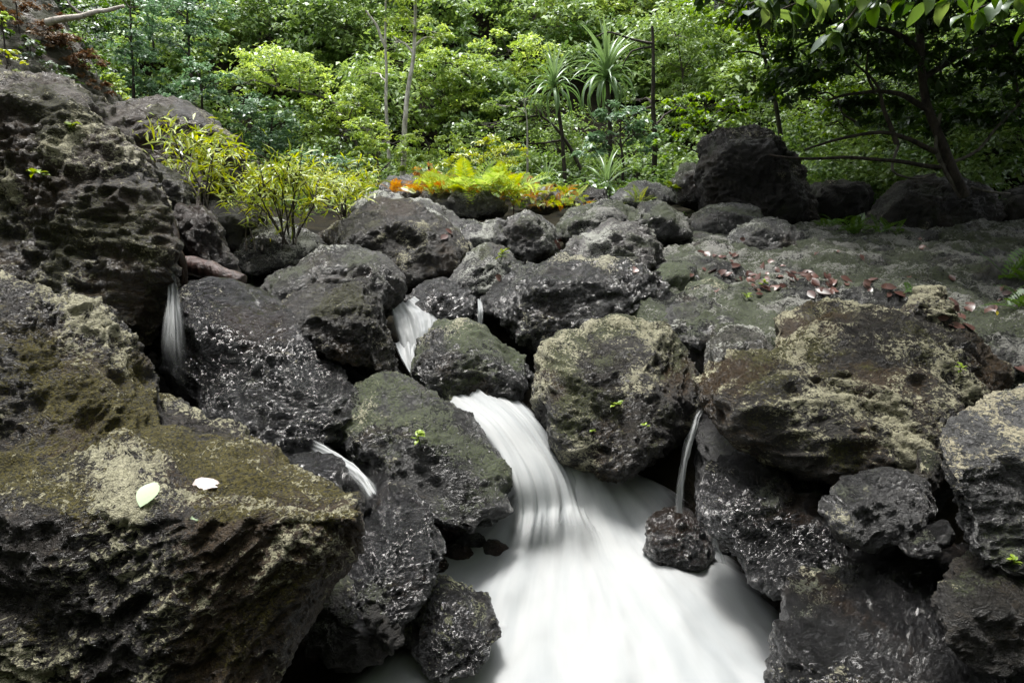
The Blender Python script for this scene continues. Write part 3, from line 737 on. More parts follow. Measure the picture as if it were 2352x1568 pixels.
# everything that needs the bare rocks is looked up now, before any leaf is in the way
HIT = {}
for t in [(342, 1150), (483, 1120), (438, 1196), (1410, 935), (1360, 990), (965, 1022), (2205, 856), (1490, 985), (2066, 668), (1150, 600), (578, 640), (590, 560), (2290, 722), (1555, 440), (440, 470), (660, 545), (790, 500),
          (1000, 436), (1060, 440), (1110, 436), (1160, 446), (1215, 448), (1260, 470), (1300, 462), (1190, 440), (1040, 432), (1410, 440), (1470, 462), (985, 420), (1720, 690), (1750, 660), (1900, 520), (1960, 535), (2040, 530), (2330, 640), (2340, 700), (2345, 880), (2320, 1300), (2300, 1490),
          (1540, 420), (1145, 545), (1285, 555), (100, 405), (160, 300), (230, 180), (60, 240), (45, 30), (2480, 460), (1920, 655)]:
    HIT[t] = hit(*t)
LIT = []
rl = random.Random(5)
for i in range(95):
    if i < 62:
        px = rl.gauss(1800, 95); py = 628 + (px - 1700) * .10 + rl.gauss(0, 14)
    elif i < 80:
        px = rl.uniform(1560, 2330); py = rl.uniform(545, 690)
    else:
        px = rl.gauss(2230, 50); py = rl.gauss(690, 22)
    LIT.append((hit(px, py), rl.random()))
MID = [(hit(*t), rl.random()) for t in [(1275, 557), (1283, 566), (1290, 551), (1020, 545), (1035, 535), (1240, 470), (1640, 588), (1625, 585), (1660, 592), (1610, 580), (1690, 585), (1150, 640), (2345, 848)]]

# ---------------------------------------------------------------- leaves
LM = dict(
    lime=leaf_mat('lime leaves', (.20, .33, .05), (.47, .59, .17), .45, .22),
    bright=leaf_mat('bright green leaves', (.15, .26, .04), (.42, .54, .14), .45, .22),
    mid=leaf_mat('mid green leaves', (.075, .15, .032), (.26, .37, .11), .42, .24),
    blue=leaf_mat('blue green leaves', (.055, .125, .055), (.20, .33, .17), .38, .3),
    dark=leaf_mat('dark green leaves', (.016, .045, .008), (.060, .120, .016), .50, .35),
    glow=leaf_mat('backlit green leaves', (.075, .17, .012), (.19, .31, .03), .60, .30),
    yellow=leaf_mat('yellow green leaves', (.20, .30, .02), (.42, .46, .05), .40, .3),
    orange=leaf_mat('orange fern', (.36, .13, .022), (.46, .30, .06), .40, .1),
    rust=leaf_mat('withered brown leaves', (.075, .036, .018), (.17, .11, .05), .25, .1),
    pandan=leaf_mat('pandanus leaves', (.10, .20, .06), (.22, .32, .14), .35, .4),
    brown=leaf_mat('dead brown leaves', (.045, .018, .014), (.15, .080, .066), .10, .25),
    pale=leaf_mat('pale fallen leaf', (.42, .55, .34), (.48, .58, .40), .2, .3),
    pink=leaf_mat('bleached fallen leaf', (.68, .56, .54), (.75, .66, .64), .2, .3),
    gold=leaf_mat('yellow fallen leaf', (.5, .42, .03), (.6, .5, .05), .2, .3),
    moss=leaf_mat('lime moss and seedlings', (.12, .19, .012), (.24, .33, .03), .35, .2),
    fern=leaf_mat('green fern', (.045, .11, .014), (.10, .19, .03), .45, .25))
BARK = dict(pale=bark_mat('pale bark', (.28, .26, .23), (.72, .69, .63)), dark=bark_mat('dark bark', (.018, .014, .011), (.065, .052, .042)),
            grey=bark_mat('grey bark', (.05, .045, .038), (.17, .155, .135)), wood=bark_mat('rotten wet wood', (.012, .008, .006), (.050, .030, .020), 22, .35), red=bark_mat('red brown wet wood', (.020, .010, .008), (.085, .048, .040), 26, .35), white=bark_mat('bleached dead wood', (.40, .35, .30), (.62, .58, .52)))
def unit(a):
    return a / (np.linalg.norm(a, axis=-1, keepdims=True) + 1e-9)
def leaf_quads(c, nrm, size, aspect, g, fold=.18, tint=None, droop=.0):
    """one folded diamond per leaf: c (N,3) centres, nrm (N,3) facing"""
    n = len(c)
    nrm = unit(nrm)
    t = unit(np.cross(nrm, g.normal(size=(n, 3))))
    if droop:
        t = unit(t + np.array((0, 0, -droop)))
    sd_ = unit(np.cross(nrm, t))
    sz = size * g.uniform(.6, 1.25, (n, 1))
    lift = nrm * sz * fold * .5
    v = np.stack((c - t * sz * .5, c + sd_ * sz * aspect * .5 - t * sz * .06 + lift, c + t * sz * .5 - nrm * sz * .08, c - sd_ * sz * aspect * .5 - t * sz * .06 + lift), 1).reshape(-1, 3)
    f = np.arange(n * 4).reshape(n, 4)
    ti = np.repeat(tint if tint is not None else g.uniform(0, 1, n), 4)
    return v, f, ti
def lobe_points(c, rad, n_leaf, g, clump=.26, n_cl=None, flat=.38, shell=.62):
    """leaves gathered in flattish sprays round a lobe: centres, normals, tint"""
    rad = np.array(rad)
    n_cl = n_cl or max(10, int(n_leaf / 32))
    d = unit(g.normal(size=(n_cl, 3)))
    d[:, 2] = np.where((d[:, 2] < -.3) & (g.random(n_cl) < .6), -d[:, 2], d[:, 2])
    rr = shell + (1 - shell) * g.random((n_cl, 1)) ** .7
    rr *= 1 + .22 * perlin(d * 1.7 + g.uniform(0, 50), 4)[:, None]
    cc = np.array(c) + d * rad * rr
    k = g.integers(0, n_cl, n_leaf)
    rc = clump * rad.mean() * g.uniform(.5, 1.3, (n_cl, 1))
    off = g.normal(size=(n_leaf, 3)) * np.array((1, 1, flat)) * .62 * rc[k]
    p = cc[k] + off
    p[:, 2] -= .25 * np.linalg.norm(off[:, :2], axis=1)
    nrm = np.array((0, 0, .95)) + d[k] * .55 + g.normal(size=(n_leaf, 3)) * .45
    tcl = g.random(n_cl)
    tint = np.clip(.55 * tcl[k] + .45 * g.random(n_leaf) + .12 * d[k, 2], 0, 1)
    return p, nrm, tint, cc
def px_r(px, Y):
    return px / FPX * Y
SEED = [100]
def tree(label, Y, trunk, lobes, leaf='mid', bark='grey', size=.14, dens=1.0, r=.07, name='tree', group=None, aspect=.45, cat='tree', extra=None, droop=.15, flat=.38, clump=.26):
    """trunk: list of pixels from the foot up; lobes: (px, py, rx, ry[, dY]) patches of crown in the photo"""
    SEED[0] += 1
    g = np.random.default_rng(SEED[0])
    tp = [P(x, y, Y + (0 if len(rest) == 0 else rest[0])) for x, y, *rest in trunk]
    foot = tp[0].copy()
    gz = float(ground_z(np.array([foot.x]), np.array([foot.y]))[0])
    if foot.z > gz - .05:
        tp = [Vector((foot.x, foot.y, gz - .1))] + tp
    foot = tp[0]
    root = thing(name, label, cat, foot, group)
    V, Fc, TI = [], [], []
    limbs = []
    n = 0
    for lb in lobes:
        x, y, rx, ry, *dy = lb
        c = P(x, y, Y + (dy[0] if dy else 0))
        rad = (px_r(rx, Y), px_r((rx + ry) * .5, Y), px_r(ry, Y))
        area = 4 * math.pi * ((rad[0] * rad[1] * rad[2]) ** (2 / 3))
        sz = size * .78
        nl = int(area * 1.0 / (sz * sz * aspect * .5) * .48 * dens)
        nl = max(120, min(nl, 4200))
        p, nr, ti, cc = lobe_points(c, rad, nl, g, flat=flat, clump=clump)
        v, f, t2 = leaf_quads(p, nr, sz, aspect, g, tint=ti, droop=droop)
        V.append(v); Fc.append(f + n); TI.append(t2); n += len(v)
        limbs.append((c, cc))
    me = mesh_arrays('crown', np.concatenate(V), np.concatenate(Fc), LM[leaf], True, {'tint': np.concatenate(TI)})
    recentre(me, foot)
    link('crown', me, root)
    v, f, path = tube(tp, r, r * .35, max(10, 6 * len(tp)), 9, .012, SEED[0])
    me = mesh_arrays('trunk', v, f, BARK[bark]); recentre(me, foot)
    link('trunk', me, root)
    bp = []
    for c, cc in limbs:
        k = int(np.argmin(np.linalg.norm(path - np.array(c), axis=1) + .35 * np.abs(path[:, 2] - c.z + .5)))
        k = max(k, len(path) // 3)
        s = path[k]
        mid = s * .5 + np.array(c) * .5 + np.array((0, 0, .1))
        v, f, lp = tube([s, mid, tuple(c)], r * .42, r * .14, 9, 5, .03, k)
        bp.append((v, f))
        for j in g.choice(len(cc), min(7, len(cc)), replace=False):
            v, f, _ = tube([lp[5 + j % 4], (lp[6] + cc[j]) / 2, cc[j]], r * .15, r * .05, 6, 4, .03, j)
            bp.append((v, f))
    for pts_, r0, r1 in (extra or []):
        v, f, _ = tube([P(x, y, Y + (q[0] if q else 0)) for x, y, *q in pts_], r0, r1, 14, 6, .02, 3)
        me = mesh_arrays('bare_limb', v, f, BARK[bark]); recentre(me, foot)
        link('bare_limb', me, root)
    if bp:
        v, f = join(bp)
        me = mesh_arrays('branches', v, f, BARK[bark]); recentre(me, foot)
        link('branches', me, root, kind='stuff')
    return root

# ---------------------------------------------------------------- forest behind: one mass beyond counting
g = np.random.default_rng(42)
V, Fc, TI = [], [], []
n = 0
def mass(c, rad, nl, size, asp=.5, tb=0.0):
    global n
    p, nr, ti, _ = lobe_points(c, rad, nl, g, clump=.30)
    v, f, t2 = leaf_quads(p, nr, size, asp, g, tint=np.clip(ti * .75 + tb, 0, 1), droop=.3)
    V.append(v); Fc.append(f + n); TI.append(t2); n += len(v)
for i in range(330):
    y = 16.5 + 9.5 * g.random() ** .8
    x = g.uniform(-1, 1) * (y * .86 + 1)
    z = float(ground_z(np.array([x]), np.array([y]))[0])
    if (z - 1.9) / y > .30:
        continue
    r0 = g.uniform(.6, 1.35)
    mass((x, y, z + r0 * g.uniform(.3, 1.2)), (r0, r0, r0 * g.uniform(.7, 1.3)), int(900 * r0), .175, tb=g.uniform(-.2, .35))
for i in range(100):                                      # unseen forest at both sides and behind the viewer, added to block low skylight
    a = R(g.uniform(80, 280))
    d_ = g.uniform(4.5, 10)
    r0 = g.uniform(1.0, 2.0)
    mass((d_ * math.sin(a), 1.2 + d_ * math.cos(a), g.uniform(1.5, 8.5)), (r0, r0, r0), 150, .58)
link('forest', mesh_arrays('forest', np.concatenate(V), np.concatenate(Fc), leaf_mat('forest leaves', (.065, .14, .038), (.30, .42, .12), .42, .22), True, {'tint': np.concatenate(TI)}),
     None, 'mass of mixed green rainforest covering the hillside', 'forest', None, 'stuff')

V, Fc, TI = [], [], []
n = 0
for i in range(270):                                      # low cover along the foot of the bank
    y = g.uniform(10.4, 16.5)
    x = g.uniform(-.80, .9) * y if i < 120 else g.uniform(.3, .9) * y
    if i >= 190:
        y = g.uniform(14.2, 17.2)
        x = g.uniform(-.5, .7) * y
    if x < -.42 * y and y < 12:
        continue
    z = float(ground_z(np.array([x]), np.array([y]))[0])
    r0 = g.uniform(.3, .6) * (1 if i < 120 else 1.7 if i < 190 else 1.5)
    mass((x, y, z + r0 * .5), (r0 * 1.4, r0 * 1.2, r0), int(700 * r0), .11, tb=g.uniform(-.3, .2))
link('undergrowth', mesh_arrays('undergrowth', np.concatenate(V), np.concatenate(Fc), LM['mid'], True, {'tint': np.concatenate(TI)}),
     None, 'low leafy undergrowth along the foot of the forest', 'undergrowth', None, 'stuff')

# ---------------------------------------------------------------- trees one can tell apart
T = tree
T('tree with a domed lime-yellow crown leaning left over dark foliage', 15.5, [(905, 420), (850, 320), (780, 245), (700, 212), (640, 205)], [(560, 190, 62, 30), (625, 150, 80, 42), (690, 168, 55, 45), (735, 205, 45, 30)], 'lime', 'grey', .13, 1.2, .07)
T('tree with soft grey-green crown just right of the lime domed crown', 15.0, [(830, 420), (820, 340), (800, 280)], [(760, 262, 70, 45), (820, 240, 60, 45), (790, 310, 70, 45), (740, 320, 45, 40)], 'bright', 'grey', .13, 1.1, .06)
T('tall tree with a straight white trunk and high round crown', 13.2, [(925, 420), (930, 300), (938, 200), (950, 90), (956, -60)], [(955, 72, 72, 42, .3), (905, 98, 45, 34, .6), (1010, 92, 40, 32, .5), (950, -40, 80, 45)], 'lime', 'pale', .13, 1.1, .075)
T('slender pale-barked tree left of the straight white trunk', 13.6, [(890, 400), (888, 240), (887, 100), (890, -60)], [(870, -20, 70, 45), (850, 170, 60, 45, 1.5)], 'mid', 'pale', .13, 1.0, .05, extra=[([(887, 110), (865, 60), (840, 25)], .04, .02)])
T('layered bright tree in the middle, left of the pandanus', 16.5, [(1085, 440), (1080, 330), (1060, 230), (1050, 150)], [(1015, 150, 62, 38), (1075, 175, 62, 40), (1010, 225, 60, 40), (1080, 260, 70, 42), (1010, 285, 50, 32)], 'bright', 'dark', .13, 1.0, .07)
T('lime-tinted tree with flat sprays behind the smaller pandanus', 17.5, [(1200, 440), (1190, 300), (1185, 180)], [(1160, 110, 70, 32), (1220, 130, 65, 38), (1150, 180, 60, 36), (1215, 195, 60, 36)], 'lime', 'dark', .14, 1.0, .06)
T('small tree with dark bent trunk leaning left under the smaller pandanus', 14.0, [(1350, 440), (1325, 370), (1300, 325), (1272, 290), (1240, 265)], [(1175, 300, 70, 28), (1245, 258, 62, 28), (1110, 300, 60, 30), (1090, 340, 55, 25)], 'mid', 'dark', .12, 1.0, .06, extra=[([(1295, 322), (1240, 330), (1180, 328)], .03, .012)])
T('slim speckled-trunk sapling left of the pandanus thicket', 13.5, [(1212, 430), (1211, 350), (1210, 290), (1205, 240)], [(1200, 235, 55, 26), (1150, 250, 40, 22)], 'mid', 'pale', .12, .9, .035)
T('airy yellow-green tree at the top behind the larger pandanus', 21.0, [(1400, 440), (1390, 250), (1380, 80)], [(1360, 45, 85, 45), (1450, 20, 80, 45), (1300, 25, 60, 40), (1440, 95, 70, 42), (1330, 120, 60, 45)], 'lime', 'dark', .16, 1.0, .08)
T('thin dark dead-topped trunk with bare arms right of the larger pandanus', 13.0, [(1506, 440), (1501, 300), (1499, 180), (1497, 60)], [(1560, 250, 50, 25, .6), (1470, 235, 40, 22, .4)], 'mid', 'dark', .12, .8, .075,
  extra=[([(1498, 100), (1460, 92), (1400, 75), (1370, 85)], .03, .012), ([(1498, 108), (1450, 120), (1425, 165)], .024, .01), ([(1500, 245), (1460, 262), (1440, 290), (1385, 320)], .028, .01)])
T('glossy dark-leaved understory tree between the pandanus trunks', 12.5, [(1430, 440), (1430, 370), (1425, 300)], [(1430, 270, 75, 30), (1400, 335, 60, 35), (1470, 310, 50, 35), (1350, 350, 50, 35)], 'blue', 'dark', .15, .9, .045)
T('dim green tree filling the gap right of the thin dark trunk', 17.0, [(1570, 440), (1565, 300), (1570, 180)], [(1570, 160, 60, 55), (1550, 70, 60, 50), (1600, 240, 60, 50)], 'mid', 'dark', .14, 1.0, .06)
T('vivid green shrubby tree left of the huge black boulder', 11.0, [(1630, 420), (1630, 340), (1620, 280)], [(1560, 250, 50, 28), (1620, 245, 55, 30), (1580, 300, 55, 30), (1660, 285, 60, 32), (1540, 340, 45, 25), (1690, 240, 50, 30)], 'glow', 'dark', .12, 1.0, .04)
T('sunlit lime tree hanging over the huge black boulder', 13.0, [(1800, 430), (1790, 280), (1760, 150), (1740, 60)], [(1690, 60, 75, 50), (1760, 110, 75, 55), (1660, 130, 50, 40), (1730, 190, 70, 40), (1800, 40, 70, 50), (1640, 0, 60, 45)], 'glow', 'dark', .14, .95, .07)
T('broad green tree in half shade right of the huge black boulder', 12.0, [(1960, 440), (1950, 330), (1930, 230)], [(1900, 290, 75, 40), (1970, 330, 70, 40), (1870, 220, 70, 45), (1960, 240, 70, 45), (1910, 370, 60, 30), (1990, 390, 50, 25)], 'glow', 'dark', .14, .9, .05)
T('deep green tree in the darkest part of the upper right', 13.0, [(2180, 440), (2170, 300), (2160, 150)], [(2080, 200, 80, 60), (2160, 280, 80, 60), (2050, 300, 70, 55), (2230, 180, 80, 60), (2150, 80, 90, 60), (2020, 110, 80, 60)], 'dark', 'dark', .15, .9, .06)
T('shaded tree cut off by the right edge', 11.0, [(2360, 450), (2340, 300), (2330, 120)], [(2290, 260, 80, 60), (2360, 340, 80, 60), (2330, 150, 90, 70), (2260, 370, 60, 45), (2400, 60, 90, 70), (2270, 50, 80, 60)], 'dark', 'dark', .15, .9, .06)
# left side
T('vine-draped column of bluish leaves beside the rock wall', 16.0, [(310, 300), (305, 180), (300, 40)], [(300, 20, 55, 45), (285, 90, 50, 45), (320, 150, 50, 45), (300, 205, 55, 38), (360, 215, 45, 30)], 'blue', 'dark', .14, 1.0, .06)
T('vine-hung tree right of the bluish column', 17.0, [(450, 320), (440, 180), (430, 30)], [(400, 30, 60, 45), (385, 100, 52, 45), (450, 80, 55, 45), (470, 20, 55, 40)], 'blue', 'dark', .15, 1.0, .06, extra=[([(355, 120), (345, 60), (330, 0)], .03, .015)])
T('grey-green feathery tree above the broad flat-topped rock', 15.0, [(470, 330), (465, 250), (460, 170)], [(440, 170, 60, 32), (510, 195, 55, 32), (470, 230, 60, 30), (400, 225, 45, 28)], 'blue', 'dark', .14, .9, .05)
T('dark leafy wall of vines under the lime domed crown', 15.0, [(620, 430), (620, 330), (625, 270)], [(600, 255, 60, 38), (660, 290, 62, 42), (610, 330, 60, 42), (670, 355, 60, 35), (570, 300, 45, 40)], 'blue', 'dark', .13, 1.0, .05)
T('cool green tree behind and above the lime domed crown', 20.0, [(640, 400), (640, 200), (640, 40)], [(590, 50, 75, 48), (680, 60, 75, 50), (560, 110, 60, 40), (740, 110, 70, 50), (760, 30, 70, 45)], 'mid', 'dark', .16, 1.0, .08)
T('mid green tree between the lime crown and the slender pale trunk', 18.5, [(810, 420), (815, 250), (820, 120)], [(810, 130, 60, 45), (830, 190, 60, 40), (790, 60, 60, 45), (850, 50, 50, 40)], 'mid', 'dark', .15, 1.0, .06)
T('bushy green tree low down left of the orange ferns', 12.5, [(870, 440), (868, 380), (865, 330)], [(850, 300, 55, 30), (900, 330, 55, 32), (840, 360, 50, 28), (930, 370, 45, 28)], 'bright', 'grey', .12, 1.0, .04)
T('leafy sapling clump above the orange ferns', 13.0, [(985, 440), (985, 370), (985, 330)], [(970, 330, 55, 30), (1030, 340, 50, 28), (990, 370, 50, 22)], 'bright', 'dark', .12, 1.0, .035)
T('reddish twiggy shrub on the rock wall', 11.5, [(215, 230), (205, 180), (200, 120)], [(200, 90, 40, 35), (240, 150, 38, 32), (180, 40, 40, 30)], 'dark', 'red', .12, .6, .03, cat='shrub', name='shrub')
T('dark tree at the top left behind the pale dead branch', 15.0, [(120, 120), (130, 20), (140, -80)], [(80, -10, 60, 40), (160, 0, 60, 40), (230, 30, 50, 40), (40, 20, 50, 30)], 'dark', 'dark', .14, 1.0, .06)

T('clump of olive leaves clinging to the rock wall below the pale branch', 10.2, [(150, 120), (145, 90)], [(150, 85, 32, 22), (110, 130, 28, 18), (200, 165, 30, 22)], 'mid', 'dark', .10, .8, .02, cat='shrub', name='shrub')
T('yellowish creeper on the rock wall at the far left edge', 8.2, [(20, 190), (25, 150)], [(20, 140, 30, 26), (60, 185, 30, 14)], 'yellow', 'dark', .08, .45, .015, cat='shrub', name='shrub')
T('bright green tuft of leaves on the left edge of the rock wall', 9.0, [(5, 70), (8, 55)], [(8, 48, 26, 16)], 'bright', 'dark', .10, .9, .015, cat='shrub', name='shrub')
T('leafy creeper at the foot of the rock wall behind the broad flat-topped rock', 11.0, [(280, 250), (275, 220)], [(255, 190, 32, 24), (290, 225, 34, 20)], 'bright', 'dark', .10, .8, .02, cat='shrub', name='shrub')
T('withered brown bracken hanging on the rock wall under the pale branch', 10.0, [(170, 150), (168, 120)], [(150, 110, 42, 34), (195, 150, 38, 34), (110, 75, 40, 26), (225, 205, 28, 24)], 'rust', 'dark', .09, 1.6, .015, cat='bracken', name='bracken', aspect=.3)
T('airy golden-green shrub rising out of the fern bank', 10.3, [(1110, 440), (1112, 400), (1110, 350)], [(1065, 365, 48, 26), (1115, 335, 48, 30), (1175, 355, 48, 28), (1130, 385, 60, 24), (1030, 390, 36, 20)], 'yellow', 'dark', .11, .55, .015, cat='shrub', name='shrub', aspect=.24, droop=.3)
T('rusty orange dry thicket at the left of the fern bank', 9.8, [(1000, 435), (1000, 420)], [(985, 402, 36, 22), (1035, 412, 40, 18)], 'orange', 'red', .08, .7, .012, cat='thicket', name='dry_thicket', aspect=.22)
T('rusty orange dry thicket in the middle of the fern bank', 9.6, [(1180, 440), (1180, 425)], [(1150, 415, 44, 22), (1205, 422, 40, 16)], 'orange', 'red', .08, .7, .012, cat='thicket', name='dry_thicket', aspect=.22)
T('leafy thicket between the stems of the two tall pandanus', 14.6, [(1300, 440), (1300, 400), (1295, 350)], [(1270, 330, 60, 45), (1330, 385, 62, 36), (1240, 385, 50, 35), (1310, 290, 50, 35)], 'mid', 'dark', .13, 1.0, .03, cat='thicket', name='thicket')
T('leafy thicket right of the thin dark trunk, low on the bank', 13.5, [(1545, 440), (1545, 400), (1545, 360)], [(1545, 370, 55, 36), (1470, 385, 45, 32), (1590, 395, 45, 30)], 'mid', 'dark', .13, 1.0, .03, cat='thicket', name='thicket')
T('leafy thicket behind the smaller yellow-green shrub', 12.0, [(760, 440), (760, 410), (755, 370)], [(740, 380, 50, 32), (800, 390, 50, 30), (690, 375, 40, 28)], 'blue', 'dark', .12, 1.0, .03, cat='thicket', name='thicket')
T('dull green creeper spread over the middle of the rock wall', 9.3, [(80, 160), (80, 140)], [(70, 120, 40, 26), (110, 160, 36, 20), (40, 90, 34, 22), (150, 185, 28, 16)], 'dark', 'dark', .085, .7, .012, cat='creeper', name='creeper')
T('brownish creeper in the topmost left corner of the rock wall', 9.6, [(40, 40), (40, 20)], [(30, 10, 44, 26), (90, 25, 34, 22), (20, 55, 30, 18)], 'rust', 'dark', .09, .9, .012, cat='creeper', name='creeper')

# ---------------------------------------------------------------- single leaves as shared meshes
def strap_mesh(name, L, w, arch, mat, seg=8, keel=.25, curl=0.0, tint=.5, shape='strap'):
    """a leaf from the origin along +X, arching down; two quads wide"""
    t = np.linspace(0, 1, seg + 1)
    if shape == 'strap':
        wd = w * np.minimum(1, (1 - t) * 1.8 + .03) * (.7 + .3 * np.minimum(1, t * 5))
    elif shape == 'willow':
        wd = w * np.sin(np.pi * np.clip(t * .94 + .04, 0, 1)) ** .8
    else:
        wd = w * np.sin(np.pi * np.clip(t, 0.015, 1) ** .85) ** .85 + .002
    a = arch * t
    ds = L / seg
    x = np.concatenate(([0], np.cumsum(np.cos((a[1:] + a[:-1]) / 2) * ds)))
    z = np.concatenate(([0], -np.cumsum(np.sin((a[1:] + a[:-1]) / 2) * ds)))
    k = keel * wd
    up = np.stack((np.sin(a), np.cos(a)), 1)
    cen = np.stack((x, 0 * x, z), 1)
    lf = np.stack((x + up[:, 0] * k, wd / 2, z + up[:, 1] * k + curl * np.sin(t * 9) * w * .3), 1)
    rt = np.stack((x + up[:, 0] * k, -wd / 2, z + up[:, 1] * k - curl * np.sin(t * 7) * w * .3), 1)
    v = np.concatenate((lf, cen, rt))
    m = seg + 1
    f = [(i, i + 1, m + i + 1, m + i) for i in range(seg)] + [(m + i, m + i + 1, 2 * m + i + 1, 2 * m + i) for i in range(seg)]
    return mesh_arrays(name, v, f, mat, True, {'tint': np.full(len(v), tint)})
def put(name, me, loc, parent, az, el, roll=0.0, sc=1.0, **kw):
    o = bpy.data.objects.new(name, me)
    COL.objects.link(o)
    o.parent = parent
    o.location = loc
    o.rotation_euler = (Matrix.Rotation(az, 3, 'Z') @ Matrix.Rotation(-el, 3, 'Y') @ Matrix.Rotation(roll, 3, 'X')).to_euler()
    o.scale = (sc, sc, sc)
    for k, v in kw.items():
        o[k] = v
    return o

# ---------------------------------------------------------------- pandanus
rp = random.Random(3)
def pandanus(label, crown_px, Y, foot_px, L, nleaf, r):
    c = P(*crown_px, Y)
    ft = P(*foot_px, Y) if foot_px else None
    gz = float(ground_z(np.array([c.x]), np.array([Y]))[0])
    foot = Vector((ft.x if ft else c.x, Y, gz - .05))
    root = thing('pandanus', label, 'pandanus', foot)
    if c.z - foot.z > .4:
        v, f, _ = tube([foot, foot.lerp(c, .5) + Vector((.06, 0, 0)), c], r, r * .8, 14, 9, .01, 2)
        me = mesh_arrays('trunk', v, f, BARK['dark']); recentre(me, foot)
        link('trunk', me, root)
    ms = [strap_mesh('pandanus_leaf', L, L * .058, a, LM['pandan'], 10, .3, tint=t) for a, t in ((.35, .9), (.9, .7), (1.6, .4), (2.4, .25), (2.9, .6))]
    for i in range(nleaf):
        u = i / nleaf
        el = R(84 - 95 * u ** 1.1)
        me = ms[min(4, int(u * 4.2 + rp.random() * 1.2))]
        put('leaf', me, (c - foot) + Vector((0, 0, -.16 * u * L)), root, i * 2.39996 + rp.uniform(-.2, .2), el, rp.uniform(-.2, .2), rp.uniform(.75, 1.1))
    return root
pandanus('tall pandanus with a big fountain of strap leaves, the larger of two', (1393, 165), 13.2, (1400, 430), 1.15, 62, .05)
pandanus('tall slimmer pandanus with upright strap leaves, left of the larger one', (1272, 190), 13.6, (1300, 430), 1.0, 46, .045)
pandanus('trunkless pandanus rosette low on the bank below the larger pandanus', (1392, 425), 11.5, None, .85, 40, .04)
pandanus('small pandanus rosette low on the bank below the slimmer pandanus', (1255, 415), 12.0, None, .7, 26, .04)

# ---------------------------------------------------------------- willow-leaved shrubs on the rocks
WIL = [strap_mesh('willow_leaf', .16, .018, a, LM['yellow'], 5, .2, tint=t, shape='willow') for a, t in ((.3, .15), (.7, .5), (1.1, .8), (.5, 1.0), (.9, .3))]
def willow(label, foot_hit, tops, Y, n_parts, seed, sc=1.0):
    """tops: (px, py) of shoot tips"""
    q = random.Random(seed)
    foot = foot_hit[0].copy()
    root = thing('shrub', label, 'shrub', foot)
    bp = []
    fill = []
    k = 0
    for (x, y) in tops:
        tip = P(x, y, Y + q.uniform(-.5, .5))
        b = foot + Vector((q.uniform(-.1, .1), q.uniform(-.1, .1), -.05))
        mid = b.lerp(tip, .5) + Vector((q.uniform(-.1, .1), q.uniform(-.1, .1), .12))
        v, f, pth = tube([b, mid, tip], .008, .003, 10, 5, .02, k)
        bp.append((v, f))
        shoots = [pth]
        for j in range(4):
            s = Vector(pth[q.randint(4, 8)])
            e = s + Vector((q.uniform(-.28, .28), q.uniform(-.25, .25), q.uniform(.03, .30))) * sc
            v, f, p2 = tube([s, s.lerp(e, .5) + Vector((0, 0, .03)), e], .005, .002, 6, 4, .02, j)
            bp.append((v, f)); shoots.append(p2)
        for sh in shoots:
            m = len(sh)
            fill.append(sh[m // 4:])
            for i in range(m // 3, m):
                for _ in range(2 if i < m - 2 else 4):
                    if k >= n_parts:
                        break
                    put('leaf', WIL[q.randint(0, 4)], Vector(sh[i]) - foot, root, q.uniform(0, 6.28), q.uniform(-.35, .75), q.uniform(-.5, .5), q.uniform(.55, 1.05) * sc)
                    k += 1
    g_ = np.random.default_rng(seed)
    c = np.concatenate([s_ for s_ in fill])
    c = c[g_.integers(0, len(c), int(n_parts * 1.6))] + g_.normal(size=(int(n_parts * 1.6), 3)) * .07 * sc
    v, f, ti = leaf_quads(c, np.array((0, -.2, .8)) + g_.normal(size=c.shape) * .6, .14 * sc, .13, g_, droop=.35)
    me = mesh_arrays('foliage', v, f, LM['yellow'], True, {'tint': ti}); recentre(me, foot)
    link('foliage', me, root, kind='stuff')
    v, f = join(bp)
    me = mesh_arrays('stems', v, f, BARK['dark']); recentre(me, foot)
    link('stems', me, root)
    return root
def tips(cx, cy, rx, ry, n, seed):
    q = random.Random(seed)
    return [(cx + rx * math.cos(a) * d, cy - abs(ry * math.sin(a)) * d) for a, d in ((math.pi * (i + .5) / n + q.uniform(-.12, .12), q.uniform(.55, 1.0)) for i in range(n))]
for lab, h_, tp_, Y_, np_, sd_, sc_ in [
        ('yellow-green narrow-leaved shrub growing beside the broad flat-topped rock', (440, 470), tips(445, 430, 105, 140, 13, 1), 5.3, 300, 1, .85),
        ('large yellow-green narrow-leaved shrub on the grey knobbly rock, the fullest one', (660, 545), tips(650, 480, 125, 120, 13, 2), 5.3, 300, 2, .95),
        ('smaller yellow-green narrow-leaved shrub right of the fullest one', (790, 500), tips(780, 460, 85, 85, 11, 3), 6.0, 260, 3, .95),
        ('narrow-leaved shrub half hidden behind the fullest yellow-green one', (590, 560), tips(590, 470, 65, 70, 8, 4), 5.9, 180, 4, .9)]:
    willow(lab, HIT[h_], tp_, Y_, np_, sd_, sc_)

